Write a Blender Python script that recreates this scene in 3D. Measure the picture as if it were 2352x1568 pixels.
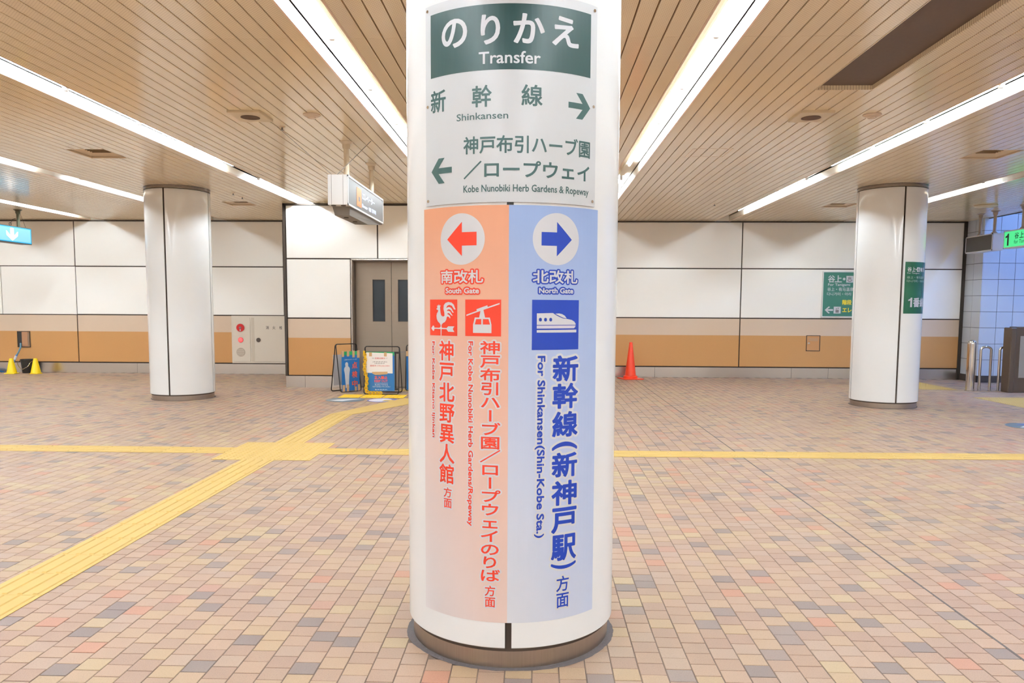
import bpy, bmesh, math, random
from mathutils import Vector, Matrix
random.seed(7)
PI = math.pi
for _o in list(bpy.data.objects):
    bpy.data.objects.remove(_o)
SC = bpy.context.scene
COL = SC.collection

# ------------------------------------------------------------------ camera, world, exposure
cam_d = bpy.data.cameras.new('camera')
cam_d.sensor_width = 36.0
cam_d.lens = 1780.0 / 2352.0 * 36.0
cam_d.shift_y = 74.0 / 2352.0
cam_d.clip_start = 0.05
cam_d.clip_end = 200
cam = bpy.data.objects.new('camera', cam_d)
COL.objects.link(cam)
_r, _u, _f = (0.999516, 0.030662, 0.005237), (-0.007822, 0.084787, 0.996368), (-0.030107, 0.995927, -0.084986)
cam.matrix_world = Matrix(((_r[0], _u[0], -_f[0], 0), (_r[1], _u[1], -_f[1], 0), (_r[2], _u[2], -_f[2], 1.38), (0, 0, 0, 1)))
SC.camera = cam
world = bpy.data.worlds.new('world'); SC.world = world
world.use_nodes = True
world.node_tree.nodes['Background'].inputs[0].default_value = (0.02, 0.02, 0.022, 1)
world.node_tree.nodes['Background'].inputs[1].default_value = 1.0
SC.view_settings.view_transform = 'Standard'
SC.view_settings.look = 'None'
SC.view_settings.gamma = 1.0
SC.view_settings.use_curve_mapping = False
SC.view_settings.exposure = 0.53
TUBE = 88.0          # emission strength of the fluorescent tubes
COOL = 110.0          # emission strength of the daylight tubes over the stairwell
SC.cycles.use_denoising = True
SC.cycles.max_bounces = 8
SC.cycles.diffuse_bounces = 6
SC.cycles.glossy_bounces = 3
SC.cycles.sample_clamp_indirect = 8.0

# ------------------------------------------------------------------ helpers
def lin(c):
    def f(x):
        x = x / 255.0
        return x / 12.92 if x <= 0.04045 else ((x + 0.055) / 1.055) ** 2.4
    return (f(c[0]), f(c[1]), f(c[2]), 1.0)

def newmat(name):
    m = bpy.data.materials.new(name); m.use_nodes = True
    return m, m.node_tree.nodes, m.node_tree.links, m.node_tree.nodes['Principled BSDF']

def mat(name, c, rough=0.5, metal=0.0, spec=0.5, bump=None, vary=None, coat=0.0):
    """bump=(scale, strength, distance); vary=(scale, amount) slight tonal wear"""
    m, N, L, b = newmat(name)
    b.inputs['Base Color'].default_value = lin(c)
    b.inputs['Roughness'].default_value = rough
    b.inputs['Metallic'].default_value = metal
    b.inputs['Specular IOR Level'].default_value = spec
    b.inputs['Coat Weight'].default_value = coat
    tc = N.new('ShaderNodeTexCoord')
    if bump:
        n = N.new('ShaderNodeTexNoise'); n.inputs['Scale'].default_value = bump[0]; n.inputs['Detail'].default_value = 2
        bp = N.new('ShaderNodeBump'); bp.inputs['Strength'].default_value = bump[1]; bp.inputs['Distance'].default_value = bump[2]
        L.new(tc.outputs['Object'], n.inputs['Vector']); L.new(n.outputs['Fac'], bp.inputs['Height'])
        L.new(bp.outputs['Normal'], b.inputs['Normal'])
    if vary:
        n = N.new('ShaderNodeTexNoise'); n.inputs['Scale'].default_value = vary[0]; n.inputs['Detail'].default_value = 4
        L.new(tc.outputs['Object'], n.inputs['Vector'])
        mr = N.new('ShaderNodeMapRange'); mr.inputs['To Min'].default_value = 1 - vary[1]; mr.inputs['To Max'].default_value = 1 + vary[1]
        L.new(n.outputs['Fac'], mr.inputs['Value'])
        mx = N.new('ShaderNodeVectorMath'); mx.operation = 'SCALE'
        mx.inputs[0].default_value = lin(c)[:3]
        L.new(mr.outputs['Result'], mx.inputs['Scale']); L.new(mx.outputs['Vector'], b.inputs['Base Color'])
    return m

def emit(name, c, s, base=None):
    m, N, L, b = newmat(name)
    b.inputs['Base Color'].default_value = lin(base or tuple(q * 0.4 for q in c))
    b.inputs['Emission Color'].default_value = lin(c)
    b.inputs['Emission Strength'].default_value = s
    b.inputs['Roughness'].default_value = 0.4
    return m

def brushed(name, c, rough, axis='x', amt=0.06, metal=1.0):
    m, N, L, b = newmat(name)
    b.inputs['Metallic'].default_value = metal; b.inputs['Roughness'].default_value = rough
    tc = N.new('ShaderNodeTexCoord'); mp = N.new('ShaderNodeMapping')
    mp.inputs['Scale'].default_value = (2, 2, 160) if axis == 'x' else (160, 160, 2)
    n = N.new('ShaderNodeTexNoise'); n.inputs['Scale'].default_value = 1.5; n.inputs['Detail'].default_value = 3
    L.new(tc.outputs['Object'], mp.inputs['Vector']); L.new(mp.outputs['Vector'], n.inputs['Vector'])
    mr = N.new('ShaderNodeMapRange'); mr.inputs['To Min'].default_value = 1 - amt; mr.inputs['To Max'].default_value = 1 + amt
    L.new(n.outputs['Fac'], mr.inputs['Value'])
    mx = N.new('ShaderNodeVectorMath'); mx.operation = 'SCALE'; mx.inputs[0].default_value = lin(c)[:3]
    L.new(mr.outputs['Result'], mx.inputs['Scale']); L.new(mx.outputs['Vector'], b.inputs['Base Color'])
    return m

class MB:
    def __init__(s): s.v = []; s.f = []; s.m = []
    def quad(s, *p, mi=0):
        i = len(s.v); s.v += [tuple(q) for q in p]; s.f.append(tuple(range(i, i + len(p)))); s.m.append(mi)
    def box(s, x0, x1, y0, y1, z0, z1, mi=0, c=0.0):
        i = len(s.v)
        if c <= 0:
            s.v += [(x, y, z) for z in (z0, z1) for x, y in ((x0, y0), (x1, y0), (x1, y1), (x0, y1))]
            fs = [(0, 3, 2, 1), (4, 5, 6, 7), (0, 1, 5, 4), (1, 2, 6, 5), (2, 3, 7, 6), (3, 0, 4, 7)]
            s.f += [tuple(i + k for k in q) for q in fs]; s.m += [mi] * 6
        else:
            bm = bmesh.new(); bmesh.ops.create_cube(bm, size=1)
            for v in bm.verts:
                v.co = Vector(((x0 + x1) / 2 + v.co.x * (x1 - x0), (y0 + y1) / 2 + v.co.y * (y1 - y0), (z0 + z1) / 2 + v.co.z * (z1 - z0)))
            bmesh.ops.bevel(bm, geom=bm.edges[:], offset=c, segments=1, affect='EDGES', profile=0.5)
            bm.verts.index_update()
            s.v += [tuple(v.co) for v in bm.verts]
            for q in bm.faces: s.f.append(tuple(i + v.index for v in q.verts)); s.m.append(mi)
            bm.free()
        return s
    def lathe(s, prof, n=24, c=(0, 0), mi=0, a0=0.0, a1=2 * PI, caps=True):
        full = abs(a1 - a0 - 2 * PI) < 1e-6
        k = n if full else n + 1
        i = len(s.v)
        for r, z in prof:
            for j in range(k):
                a = a0 + (a1 - a0) * j / n
                s.v.append((c[0] + r * math.cos(a), c[1] + r * math.sin(a), z))
        for q in range(len(prof) - 1):
            for j in range(n):
                j2 = (j + 1) % k
                s.f.append((i + q * k + j, i + q * k + j2, i + (q + 1) * k + j2, i + (q + 1) * k + j)); s.m.append(mi)
        if caps and full:
            s.f.append(tuple(i + j for j in range(k))[::-1]); s.m.append(mi)
            s.f.append(tuple(i + (len(prof) - 1) * k + j for j in range(k))); s.m.append(mi)
        return s
    def tube(s, pts, r, n=8, mi=0, closed=False):
        pts = [Vector(q) for q in pts]; m = len(pts); i = len(s.v)
        up = Vector((0, 0, 1)); prev = None
        for a in range(m):
            if closed: t = (pts[(a + 1) % m] - pts[a - 1]).normalized()
            else: t = (pts[min(a + 1, m - 1)] - pts[max(a - 1, 0)]).normalized()
            if prev is None:
                ref = up if abs(t.dot(up)) < 0.9 else Vector((1, 0, 0))
                x = t.cross(ref).normalized()
            else:
                x = (prev - t * prev.dot(t)).normalized()
            prev = x; y = t.cross(x)
            for j in range(n):
                w = 2 * PI * j / n
                s.v.append(tuple(pts[a] + x * (r * math.cos(w)) + y * (r * math.sin(w))))
        for a in range(m if closed else m - 1):
            b = (a + 1) % m
            for j in range(n):
                j2 = (j + 1) % n
                s.f.append((i + a * n + j, i + a * n + j2, i + b * n + j2, i + b * n + j)); s.m.append(mi)
        if not closed:
            s.f.append(tuple(i + j for j in range(n))[::-1]); s.m.append(mi)
            s.f.append(tuple(i + (m - 1) * n + j for j in range(n))); s.m.append(mi)
        return s
    def disc(s, c, r, nrm='y', t=0.01, n=24, mi=0):
        """short cylinder whose front face looks to -y / +x / -z"""
        d = {'y': (Vector((1, 0, 0)), Vector((0, 0, 1)), Vector((0, -1, 0))), 'x': (Vector((0, 1, 0)), Vector((0, 0, 1)), Vector((1, 0, 0))),
             'z': (Vector((1, 0, 0)), Vector((0, 1, 0)), Vector((0, 0, 1)))}[nrm]
        c = Vector(c); i = len(s.v)
        for h in (0, t):
            for j in range(n):
                a = 2 * PI * j / n
                s.v.append(tuple(c + d[0] * r * math.cos(a) + d[1] * r * math.sin(a) + d[2] * h))
        for j in range(n):
            j2 = (j + 1) % n
            s.f.append((i + j, i + j2, i + n + j2, i + n + j)); s.m.append(mi)
        s.f.append(tuple(i + j for j in range(n))[::-1]); s.m.append(mi)
        s.f.append(tuple(i + n + j for j in range(n))); s.m.append(mi)
        return s
    def mesh(s, name, mats, smooth=False, fix=True):
        me = bpy.data.meshes.new(name); me.from_pydata(s.v, [], s.f)
        for q in (mats if isinstance(mats, (list, tuple)) else [mats]): me.materials.append(q)
        if any(s.m): me.polygons.foreach_set('material_index', s.m)
        if fix:
            bm = bmesh.new(); bm.from_mesh(me); bmesh.ops.recalc_face_normals(bm, faces=bm.faces); bm.to_mesh(me); bm.free()
        if smooth:
            me.shade_smooth() if hasattr(me, 'shade_smooth') else None
            me.set_sharp_from_angle(angle=math.radians(35))
        me.update()
        return me
    def build(s, name, mats, parent=None, smooth=False, loc=(0, 0, 0), fix=True):
        return link(name, s.mesh(name, mats, smooth, fix), parent, loc)

def link(name, me, parent=None, loc=(0, 0, 0), rot=None):
    o = bpy.data.objects.new(name, me); COL.objects.link(o)
    o.location = loc
    if rot: o.rotation_euler = rot
    if parent: o.parent = parent
    return o

def tag(o, label, cat, group=None, kind=None):
    o['label'] = label; o['category'] = cat
    if group: o['group'] = group
    if kind: o['kind'] = kind
    return o

def thing(name, label, cat, loc=(0, 0, 0), rz=0.0, group=None):
    o = bpy.data.objects.new(name, None); COL.objects.link(o)
    o.location = loc; o.rotation_euler = (0, 0, rz); o.empty_display_size = 0.1
    return tag(o, label, cat, group)

def struct(o, label=None, cat='structure'):
    o['kind'] = 'structure'
    if label: o['label'] = label
    o['category'] = cat
    return o

# --- flat print: text and drawn shapes as thin meshes laid on a plane or wrapped on a cylinder
_tc = {}
def text2d(body, off=0.0, res=3):
    k = (body, off, res)
    if k not in _tc:
        c = bpy.data.curves.new('t', 'FONT'); c.body = body; c.offset = off; c.resolution_u = res
        _tc[k] = _curve2d(c)
    return _tc[k]

def _curve2d(c):
    o = bpy.data.objects.new('t', c); COL.objects.link(o)
    dg = bpy.context.evaluated_depsgraph_get(); dg.update()
    me = bpy.data.meshes.new_from_object(o.evaluated_get(dg))
    v = [(q.co.x, q.co.y) for q in me.vertices]; f = [tuple(p.vertices) for p in me.polygons]
    bpy.data.objects.remove(o); bpy.data.curves.remove(c); bpy.data.meshes.remove(me)
    return v, f

def poly2d(polys):
    c = bpy.data.curves.new('p', 'CURVE'); c.dimensions = '2D'; c.fill_mode = 'BOTH'
    for pts in polys:
        s = c.splines.new('POLY'); s.points.add(len(pts) - 1); s.use_cyclic_u = True
        for i, q in enumerate(pts): s.points[i].co = (q[0], q[1], 0, 1)
    return _curve2d(c)

def bbox(v):
    xs = [q[0] for q in v]; ys = [q[1] for q in v]
    return min(xs), max(xs), min(ys), max(ys)

def fit(g, rect, rot=False, cell=False):
    v, f = g
    if rot: v = [(y, -x) for x, y in v]
    u0, u1, w0, w1 = rect
    if cell: a0, a1, b0, b1 = 0.0, 1.0, -0.12, 0.88
    else: a0, a1, b0, b1 = bbox(v)
    sx = (u1 - u0) / (a1 - a0); sy = (w1 - w0) / (b1 - b0)
    return [(u0 + (x - a0) * sx, w0 + (y - b0) * sy) for x, y in v], f

def join(gs):
    V = []; F = []
    for v, f in gs:
        i = len(V); V += v; F += [tuple(k + i for k in q) for q in f]
    return V, F

def halo(g, r, n=10):
    """outline band: round pads and strips along the glyph edges"""
    v, f = g
    cnt = {}
    for q in f:
        for a in range(len(q)):
            e = (q[a], q[(a + 1) % len(q)]); k = (min(e), max(e)); cnt[k] = cnt.get(k, 0) + 1
    rj = random.Random(len(v)); V = [(q[0], q[1], 0.0) for q in v]; F = list(f); used = set()
    for (a, b), c in cnt.items():
        if c != 1: continue
        p = Vector(v[a][:2]); q = Vector(v[b][:2]); d = q - p
        if d.length < 1e-7: continue
        d.normalize(); nrm = Vector((-d.y, d.x)) * r
        i = len(V); z = rj.uniform(0.00001, 0.00016); V += [(w_.x, w_.y, z) for w_ in (p - nrm, q - nrm, q + nrm, p + nrm)]; F.append((i, i + 1, i + 2, i + 3))
        used.add(a); used.add(b)
    for a in used:
        i = len(V)
        z = rj.uniform(0.00001, 0.00016)
        V += [(v[a][0] + r * math.cos(2 * PI * j / n), v[a][1] + r * math.sin(2 * PI * j / n), z) for j in range(n)]
        F.append(tuple(range(i, i + n)))
    return V, F

def bold(body, rect, w, rot=False, res=3, cell=False):
    """lettering thickened by w (metres) and kept inside rect"""
    u0, u1, v0, v1 = rect
    g = fit(text2d(body, 0.0, res), (u0 + w, u1 - w, v0 + w, v1 - w), rot)
    return halo(g, w, 8)

def bt(body, off, rect, rot=False, res=3):
    u0, u1, v0, v1 = rect
    em = (u1 - u0) if rot else (v1 - v0)
    if off <= 0: return fit(text2d(body, 0.0, res), rect, rot)
    return bold(body, rect, off * em * 1.05, rot, res)

class Plane:
    def __init__(s, o, u, n): s.o = Vector(o); s.u = Vector(u); s.n = Vector(n); s.cut = None
    def __call__(s, a, b, h): return tuple(s.o + s.u * a + Vector((0, 0, 1)) * b + s.n * h)
class Cyl:
    def __init__(s, R, step=2.5): s.R = R; s.cut = math.radians(step) * R; s.step = step
    def __call__(s, a, b, h):
        t = a / s.R; r = s.R + h
        return (r * math.sin(t), -r * math.cos(t), b)

def lay(name, g, surf, h, m, parent, label=None):
    """lay a 2D shape on a surface at height h above it"""
    v, f = g
    bm = bmesh.new(); vs = [bm.verts.new((q[0], q[1], q[2] if len(q) > 2 else 0)) for q in v]
    for q in f:
        try: bm.faces.new([vs[k] for k in q])
        except ValueError: pass
    if surf.cut:
        u0, u1, _, _ = bbox(v)
        k = math.floor(u0 / surf.cut) + 1
        while k * surf.cut < u1:
            bmesh.ops.bisect_plane(bm, geom=bm.verts[:] + bm.edges[:] + bm.faces[:], dist=1e-6, plane_co=(k * surf.cut, 0, 0), plane_no=(1, 0, 0))
            k += 1
    for q in bm.verts: q.co = Vector(surf(q.co.x, q.co.y, h + q.co.z))
    out = None
    bm.normal_update()
    for q in bm.faces:
        c = q.calc_center_median()
        want = surf.n if isinstance(surf, Plane) else Vector((c.x, c.y, 0))
        if q.normal.dot(want) < 0: q.normal_flip()
    me = bpy.data.meshes.new(name); bm.to_mesh(me); bm.free()
    me.materials.append(m)
    o = link(name, me, parent)
    if label: o['label'] = label
    return o

def one2d(r):
    u0, u1, v0, v1 = r; f = lambda a, b: (u0 + a * (u1 - u0), v0 + b * (v1 - v0))
    return poly2d([[f(0.52, 0), f(1, 0), f(1, 1), f(0.62, 1), f(0.45, 0.87), f(0, 0.78), f(0, 0.64), f(0.52, 0.70)]])
def rect2d(u0, u1, v0, v1): return [(u0, v0), (u1, v0), (u1, v1), (u0, v1)], [(0, 1, 2, 3)]
def disc2d(cu, cv, r, n=64): return [(cu + r * math.cos(2 * PI * i / n), cv + r * math.sin(2 * PI * i / n)) for i in range(n)], [tuple(range(n))]

# ------------------------------------------------------------------ materials
M_steel_panel = mat('cream_enamel_panel', (250, 248, 243), 0.42, spec=0.35, bump=(3.0, 0.06, 0.02))
M_pillar = mat('white_enamel', (222, 223, 224), 0.16, spec=0.5, bump=(420.0, 0.10, 0.0006))
M_pillar_far = mat('white_enamel_smooth', (232, 233, 233), 0.09, spec=0.6, bump=(40.0, 0.02, 0.001))
M_dark = mat('dark_joint', (62, 50, 42), 0.7)
M_trim = mat('dark_bronze_trim', (66, 58, 52), 0.45, metal=0.3)
M_stain = brushed('stainless_steel', (214, 209, 204), 0.26, 'x')
M_ring = brushed('stainless_ring', (170, 158, 148), 0.38, 'z', 0.14)
M_chrome = mat('polished_steel', (215, 210, 205), 0.1, metal=1.0)
M_door = brushed('brown_grey_steel', (150, 136, 122), 0.5, 'x', 0.05, metal=0.55)
M_glass = mat('dark_glass', (44, 52, 60), 0.15, spec=0.4)
M_white = mat('white_paint', (228, 228, 228), 0.35)
M_cream = mat('cream_paint', (206, 190, 164), 0.4)
M_greyp = mat('grey_plastic', (120, 116, 112), 0.5)
M_black = mat('black_plastic', (38, 36, 35), 0.5)
M_wire = mat('black_wire', (44, 38, 34), 0.5, metal=0.4)
M_yel = mat('tactile_yellow', (184, 154, 84), 0.55, vary=(6, 0.05))
M_yel2 = mat('bright_yellow_rubber', (230, 186, 24), 0.5)
M_cone = mat('orange_red_plastic', (232, 66, 36), 0.35)
M_cone2 = mat('yellow_plastic', (246, 214, 18), 0.35)
M_tape = mat('brown_tape', (196, 160, 118), 0.5)
M_blue = mat('sign_blue', (28, 104, 172), 0.45)
M_lblue = mat('floor_sticker_blue', (80, 92, 160), 0.5)
M_sgreen = mat('sign_green', (52, 118, 106), 0.4)
M_sgreen2 = mat('pillar_sign_green', (24, 92, 66), 0.25)
M_tgreen = mat('header_green', (24, 62, 64), 0.35)
M_ltxt = mat('lettering_green', (48, 82, 82), 0.45)
M_wtxt = mat('lettering_white', (202, 204, 210), 0.5)
M_ytxt = mat('lettering_yellow', (238, 214, 60), 0.5)
M_red = mat('print_red', (216, 56, 30), 0.5)
M_bprint = mat('print_blue', (0, 52, 160), 0.5)
M_halo = mat('print_white', (198, 199, 204), 0.5)
M_plate = mat('sign_plate_white', (194, 197, 201), 0.3)
M_ptrain = mat('print_grey', (196, 192, 206), 0.5)
M_sealant = mat('dark_grey_sealant', (82, 76, 78), 0.9, bump=(120, 0.5, 0.004), vary=(90, 0.25))
M_kraft = mat('paper_white', (232, 228, 226), 0.6)
M_pinktxt = mat('faded_red_lettering', (214, 96, 92), 0.6)
M_otxt = mat('orange_red_lettering', (240, 92, 48), 0.5)
M_greytxt = mat('grey_lettering', (120, 118, 122), 0.6)
M_vent = mat('tan_metal', (220, 200, 170), 0.4)
M_bronzebox = brushed('brown_metal_cabinet', (92, 78, 68), 0.4, 'z', 0.1, metal=0.4)

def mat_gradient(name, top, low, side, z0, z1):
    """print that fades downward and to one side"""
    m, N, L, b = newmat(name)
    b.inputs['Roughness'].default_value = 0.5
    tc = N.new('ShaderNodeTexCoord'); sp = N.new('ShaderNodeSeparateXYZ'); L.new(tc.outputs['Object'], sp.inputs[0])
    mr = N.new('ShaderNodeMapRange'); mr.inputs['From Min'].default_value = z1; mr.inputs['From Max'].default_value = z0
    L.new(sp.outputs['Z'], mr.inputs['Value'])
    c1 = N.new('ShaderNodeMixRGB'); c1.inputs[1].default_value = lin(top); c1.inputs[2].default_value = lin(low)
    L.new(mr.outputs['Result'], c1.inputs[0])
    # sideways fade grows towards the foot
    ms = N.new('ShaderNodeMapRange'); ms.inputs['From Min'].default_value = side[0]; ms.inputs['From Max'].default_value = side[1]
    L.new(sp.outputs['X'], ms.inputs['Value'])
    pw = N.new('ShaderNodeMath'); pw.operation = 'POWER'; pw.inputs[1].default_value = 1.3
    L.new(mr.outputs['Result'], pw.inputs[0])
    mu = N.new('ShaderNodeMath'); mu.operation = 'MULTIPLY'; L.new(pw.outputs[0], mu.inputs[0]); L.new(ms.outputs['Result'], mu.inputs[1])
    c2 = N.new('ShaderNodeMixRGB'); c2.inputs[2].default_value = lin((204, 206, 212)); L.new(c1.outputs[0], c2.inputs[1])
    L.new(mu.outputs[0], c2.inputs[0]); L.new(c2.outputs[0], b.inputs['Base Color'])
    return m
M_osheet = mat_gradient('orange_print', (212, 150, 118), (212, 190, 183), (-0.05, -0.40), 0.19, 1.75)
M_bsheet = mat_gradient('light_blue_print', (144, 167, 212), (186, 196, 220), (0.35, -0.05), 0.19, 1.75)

def mat_two_tone():
    m, N, L, b = newmat('two_tone_enamel_panel')
    b.inputs['Roughness'].default_value = 0.42; b.inputs['Specular IOR Level'].default_value = 0.35
    tc = N.new('ShaderNodeTexCoord'); sp = N.new('ShaderNodeSeparateXYZ'); L.new(tc.outputs['Object'], sp.inputs[0])
    g = N.new('ShaderNodeMath'); g.operation = 'GREATER_THAN'; g.inputs[1].default_value = 0.85; L.new(sp.outputs['Z'], g.inputs[0])
    n = N.new('ShaderNodeTexNoise'); n.inputs['Scale'].default_value = 240; L.new(tc.outputs['Object'], n.inputs['Vector'])
    a = N.new('ShaderNodeMixRGB'); a.inputs[1].default_value = lin((190, 140, 88)); a.inputs[2].default_value = lin((202, 154, 100)); L.new(n.outputs['Fac'], a.inputs[0])
    x = N.new('ShaderNodeMixRGB'); x.inputs[2].default_value = lin((212, 190, 168)); L.new(a.outputs[0], x.inputs[1]); L.new(g.outputs[0], x.inputs[0])
    L.new(x.outputs[0], b.inputs['Base Color'])
    return m
M_two = mat_two_tone()

def mat_brick(name, per_island):
    m, N, L, b = newmat(name)
    if per_island:
        g = N.new('ShaderNodeNewGeometry'); rnd = g.outputs['Random Per Island']
    else:
        g = N.new('ShaderNodeObjectInfo'); rnd = g.outputs['Random']
    cr = N.new('ShaderNodeValToRGB'); cr.color_ramp.interpolation = 'CONSTANT'
    cols = [(0.0, (156, 131, 114)), (0.15, (150, 125, 109)), (0.30, (158, 134, 113)), (0.44, (159, 136, 111)), (0.52, (146, 121, 107)),
            (0.62, (153, 131, 117)), (0.74, (161, 141, 114)), (0.78, (149, 125, 110)), (0.86, (161, 119, 100)), (0.895, (156, 122, 107)),
            (0.905, (125, 111, 107)), (0.94, (118, 105, 102)), (0.98, (130, 115, 110))]
    e = cr.color_ramp.elements
    while len(e) > 1: e.remove(e[-1])
    e[0].position = 0.0; e[0].color = lin(cols[0][1])
    for p, c in cols[1:]:
        k = e.new(p); k.color = lin(c)
    L.new(rnd, cr.inputs['Fac'])
    ge = N.new('ShaderNodeNewGeometry')
    n = N.new('ShaderNodeTexNoise'); n.inputs['Scale'].default_value = 260; n.inputs['Detail'].default_value = 3; n.inputs['Roughness'].default_value = 0.7
    L.new(ge.outputs['Position'], n.inputs['Vector'])
    mr = N.new('ShaderNodeMapRange'); mr.inputs['From Min'].default_value = 0.3; mr.inputs['From Max'].default_value = 0.5
    mr.inputs['To Min'].default_value = 0.72; mr.inputs['To Max'].default_value = 1.02
    L.new(n.outputs['Fac'], mr.inputs['Value'])
    n2 = N.new('ShaderNodeTexNoise'); n2.inputs['Scale'].default_value = 0.45; n2.inputs['Detail'].default_value = 2; L.new(ge.outputs['Position'], n2.inputs['Vector'])
    mr2 = N.new('ShaderNodeMapRange'); mr2.inputs['From Min'].default_value = 0.35; mr2.inputs['From Max'].default_value = 0.65
    L.new(n2.outputs['Fac'], mr2.inputs['Value'])
    tint = N.new('ShaderNodeMixRGB'); tint.inputs[1].default_value = (1.0, 0.96, 0.97, 1); tint.inputs[2].default_value = (1.0, 1.0, 0.92, 1)
    L.new(mr2.outputs['Result'], tint.inputs[0])
    mx = N.new('ShaderNodeVectorMath'); mx.operation = 'SCALE'; L.new(cr.outputs['Color'], mx.inputs[0]); L.new(mr.outputs['Result'], mx.inputs['Scale'])
    m2 = N.new('ShaderNodeVectorMath'); m2.operation = 'MULTIPLY'; L.new(mx.outputs['Vector'], m2.inputs[0]); L.new(tint.outputs[0], m2.inputs[1])
    L.new(m2.outputs['Vector'], b.inputs['Base Color'])
    b.inputs['Roughness'].default_value = 0.5
    b.inputs['Specular IOR Level'].default_value = 0.4
    bp = N.new('ShaderNodeBump'); bp.inputs['Strength'].default_value = 0.25; bp.inputs['Distance'].default_value = 0.001
    L.new(n.outputs['Fac'], bp.inputs['Height']); L.new(bp.outputs['Normal'], b.inputs['Normal'])
    return m
M_brick1 = mat_brick('floor_brick', False)
M_brickN = mat_brick('floor_brick_field', True)
M_grout = mat('floor_grout', (104, 88, 78), 0.9, vary=(30, 0.15))

def mat_slat():
    m, N, L, b = newmat('perforated_ceiling_slat')
    b.inputs['Roughness'].default_value = 0.14; b.inputs['Specular IOR Level'].default_value = 0.7
    g = N.new('ShaderNodeNewGeometry'); sp = N.new('ShaderNodeSeparateXYZ'); L.new(g.outputs['Position'], sp.inputs[0])
    def mth(op, a, bb=None):
        q = N.new('ShaderNodeMath'); q.operation = op
        for i, x in enumerate((a, bb)):
            if x is None: continue
            if isinstance(x, (int, float)): q.inputs[i].default_value = x
            else: L.new(x, q.inputs[i])
        return q.outputs[0]
    P = 0.0112 * 2
    def dots(ox, oy):
        x = mth('SUBTRACT', mth('FRACT', mth('DIVIDE', mth('ADD', sp.outputs['X'], 40 - 1.289 + ox), P)), 0.5)
        y = mth('SUBTRACT', mth('FRACT', mth('DIVIDE', mth('ADD', sp.outputs['Y'], 40 + oy), P)), 0.5)
        d = mth('ADD', mth('MULTIPLY', x, x), mth('MULTIPLY', y, y))
        return mth('LESS_THAN', d, 0.010)
    dd = mth('MAXIMUM', dots(0, 0), dots(P / 2, P / 2))
    n = N.new('ShaderNodeTexNoise'); n.inputs['Scale'].default_value = 0.9; n.inputs['Detail'].default_value = 3; L.new(g.outputs['Position'], n.inputs['Vector'])
    c = N.new('ShaderNodeMixRGB'); c.inputs[1].default_value = lin((238, 220, 187)); c.inputs[2].default_value = lin((242, 228, 196)); L.new(n.outputs['Fac'], c.inputs[0])
    x = N.new('ShaderNodeMixRGB'); x.inputs[2].default_value = lin((172, 146, 118)); L.new(c.outputs[0], x.inputs[1]); L.new(dd, x.inputs[0])
    L.new(x.outputs[0], b.inputs['Base Color'])
    return m
M_slat = mat_slat()
M_back = mat('ceiling_void_board', (140, 106, 76), 0.8)
M_trough = mat('trough_white', (236, 228, 212), 0.45)
M_tube = emit('fluorescent_tube', (255, 253, 250), TUBE)
M_tube.node_tree.nodes['Principled BSDF'].inputs['Emission Color'].default_value = (0.885, 1.0, 1.09, 1)
M_cooltube = emit('daylight_tube', (120, 170, 255), COOL)
M_darkpanel = mat('dark_brown_board', (96, 78, 66), 0.6, vary=(40, 0.1))
M_tile = mat('glazed_white_tile', (200, 206, 214), 0.12, spec=0.6)
M_tilegrout = mat('tile_grout', (92, 92, 98), 0.8)
M_plainfloor = mat('plain_brick_floor', (160, 138, 124), 0.55)
M_plainwall = mat('plain_wall', (222, 214, 202), 0.5)
M_ceilplain = mat('plain_ceiling', (200, 166, 134), 0.4)

# ------------------------------------------------------------------ constants of the hall
C = 3.10          # ceiling height
D = 15.64         # far wall
CH0, CHP, CHW = 1.02, 2.51, 0.269     # first light channel left edge, pitch, width
SP = 0.11205      # slat pitch
SX0, SX1, SY0 = -21.47, 13.0, -7.0
VOIDX = 8.53      # ceiling edge at the stairwell

# projection used only to find which bricks and slats show largest
def px(P):
    v = (P[0], P[1], P[2] - 1.38)
    w = sum(a * b for a, b in zip(v, _f))
    if w <= 0.05: return None
    return 1176 + 1780 * sum(a * b for a, b in zip(v, _r)) / w, 858 - 1780 * sum(a * b for a, b in zip(v, _u)) / w

def shown_area(quad):
    p = [px(q) for q in quad]
    if any(q is None for q in p): return 0
    cx = sum(q[0] for q in p) / len(p); cy = sum(q[1] for q in p) / len(p)
    if not (-20 < cx < 2372 and -20 < cy < 1588): return 0
    return abs(sum(p[i][0] * p[(i + 1) % len(p)][1] - p[(i + 1) % len(p)][0] * p[i][1] for i in range(len(p)))) / 2

# ------------------------------------------------------------------ floor
fl = MB().box(SX0, SX1, SY0, D + 0.3, -0.06, -0.0025).build('floor', M_grout)
struct(fl, 'brick paved station floor in peach, grey and red squares', 'floor')
BX, BY = 0.1025, 0.0968
GJ = 0.0042
def brick_mesh_data(w, d):
    c = 0.0014; hx, hy = w / 2 - GJ / 2, d / 2 - GJ / 2
    v = [(-hx, -hy, -0.03), (hx, -hy, -0.03), (hx, hy, -0.03), (-hx, hy, -0.03),
         (-hx, -hy, -c), (hx, -hy, -c), (hx, hy, -c), (-hx, hy, -c),
         (-hx + c, -hy + c, 0), (hx - c, -hy + c, 0), (hx - c, hy - c, 0), (-hx + c, hy - c, 0)]
    f = [(8, 9, 10, 11)]
    for a in range(4):
        b = (a + 1) % 4
        f += [(4 + a, 4 + b, 8 + b, 8 + a), (a, b, 4 + b, 4 + a)]
    return v, f
bv, bf = brick_mesh_data(BX, BY)
M0 = (-0.10, 3.282)     # main pillar centre
cands = []
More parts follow.
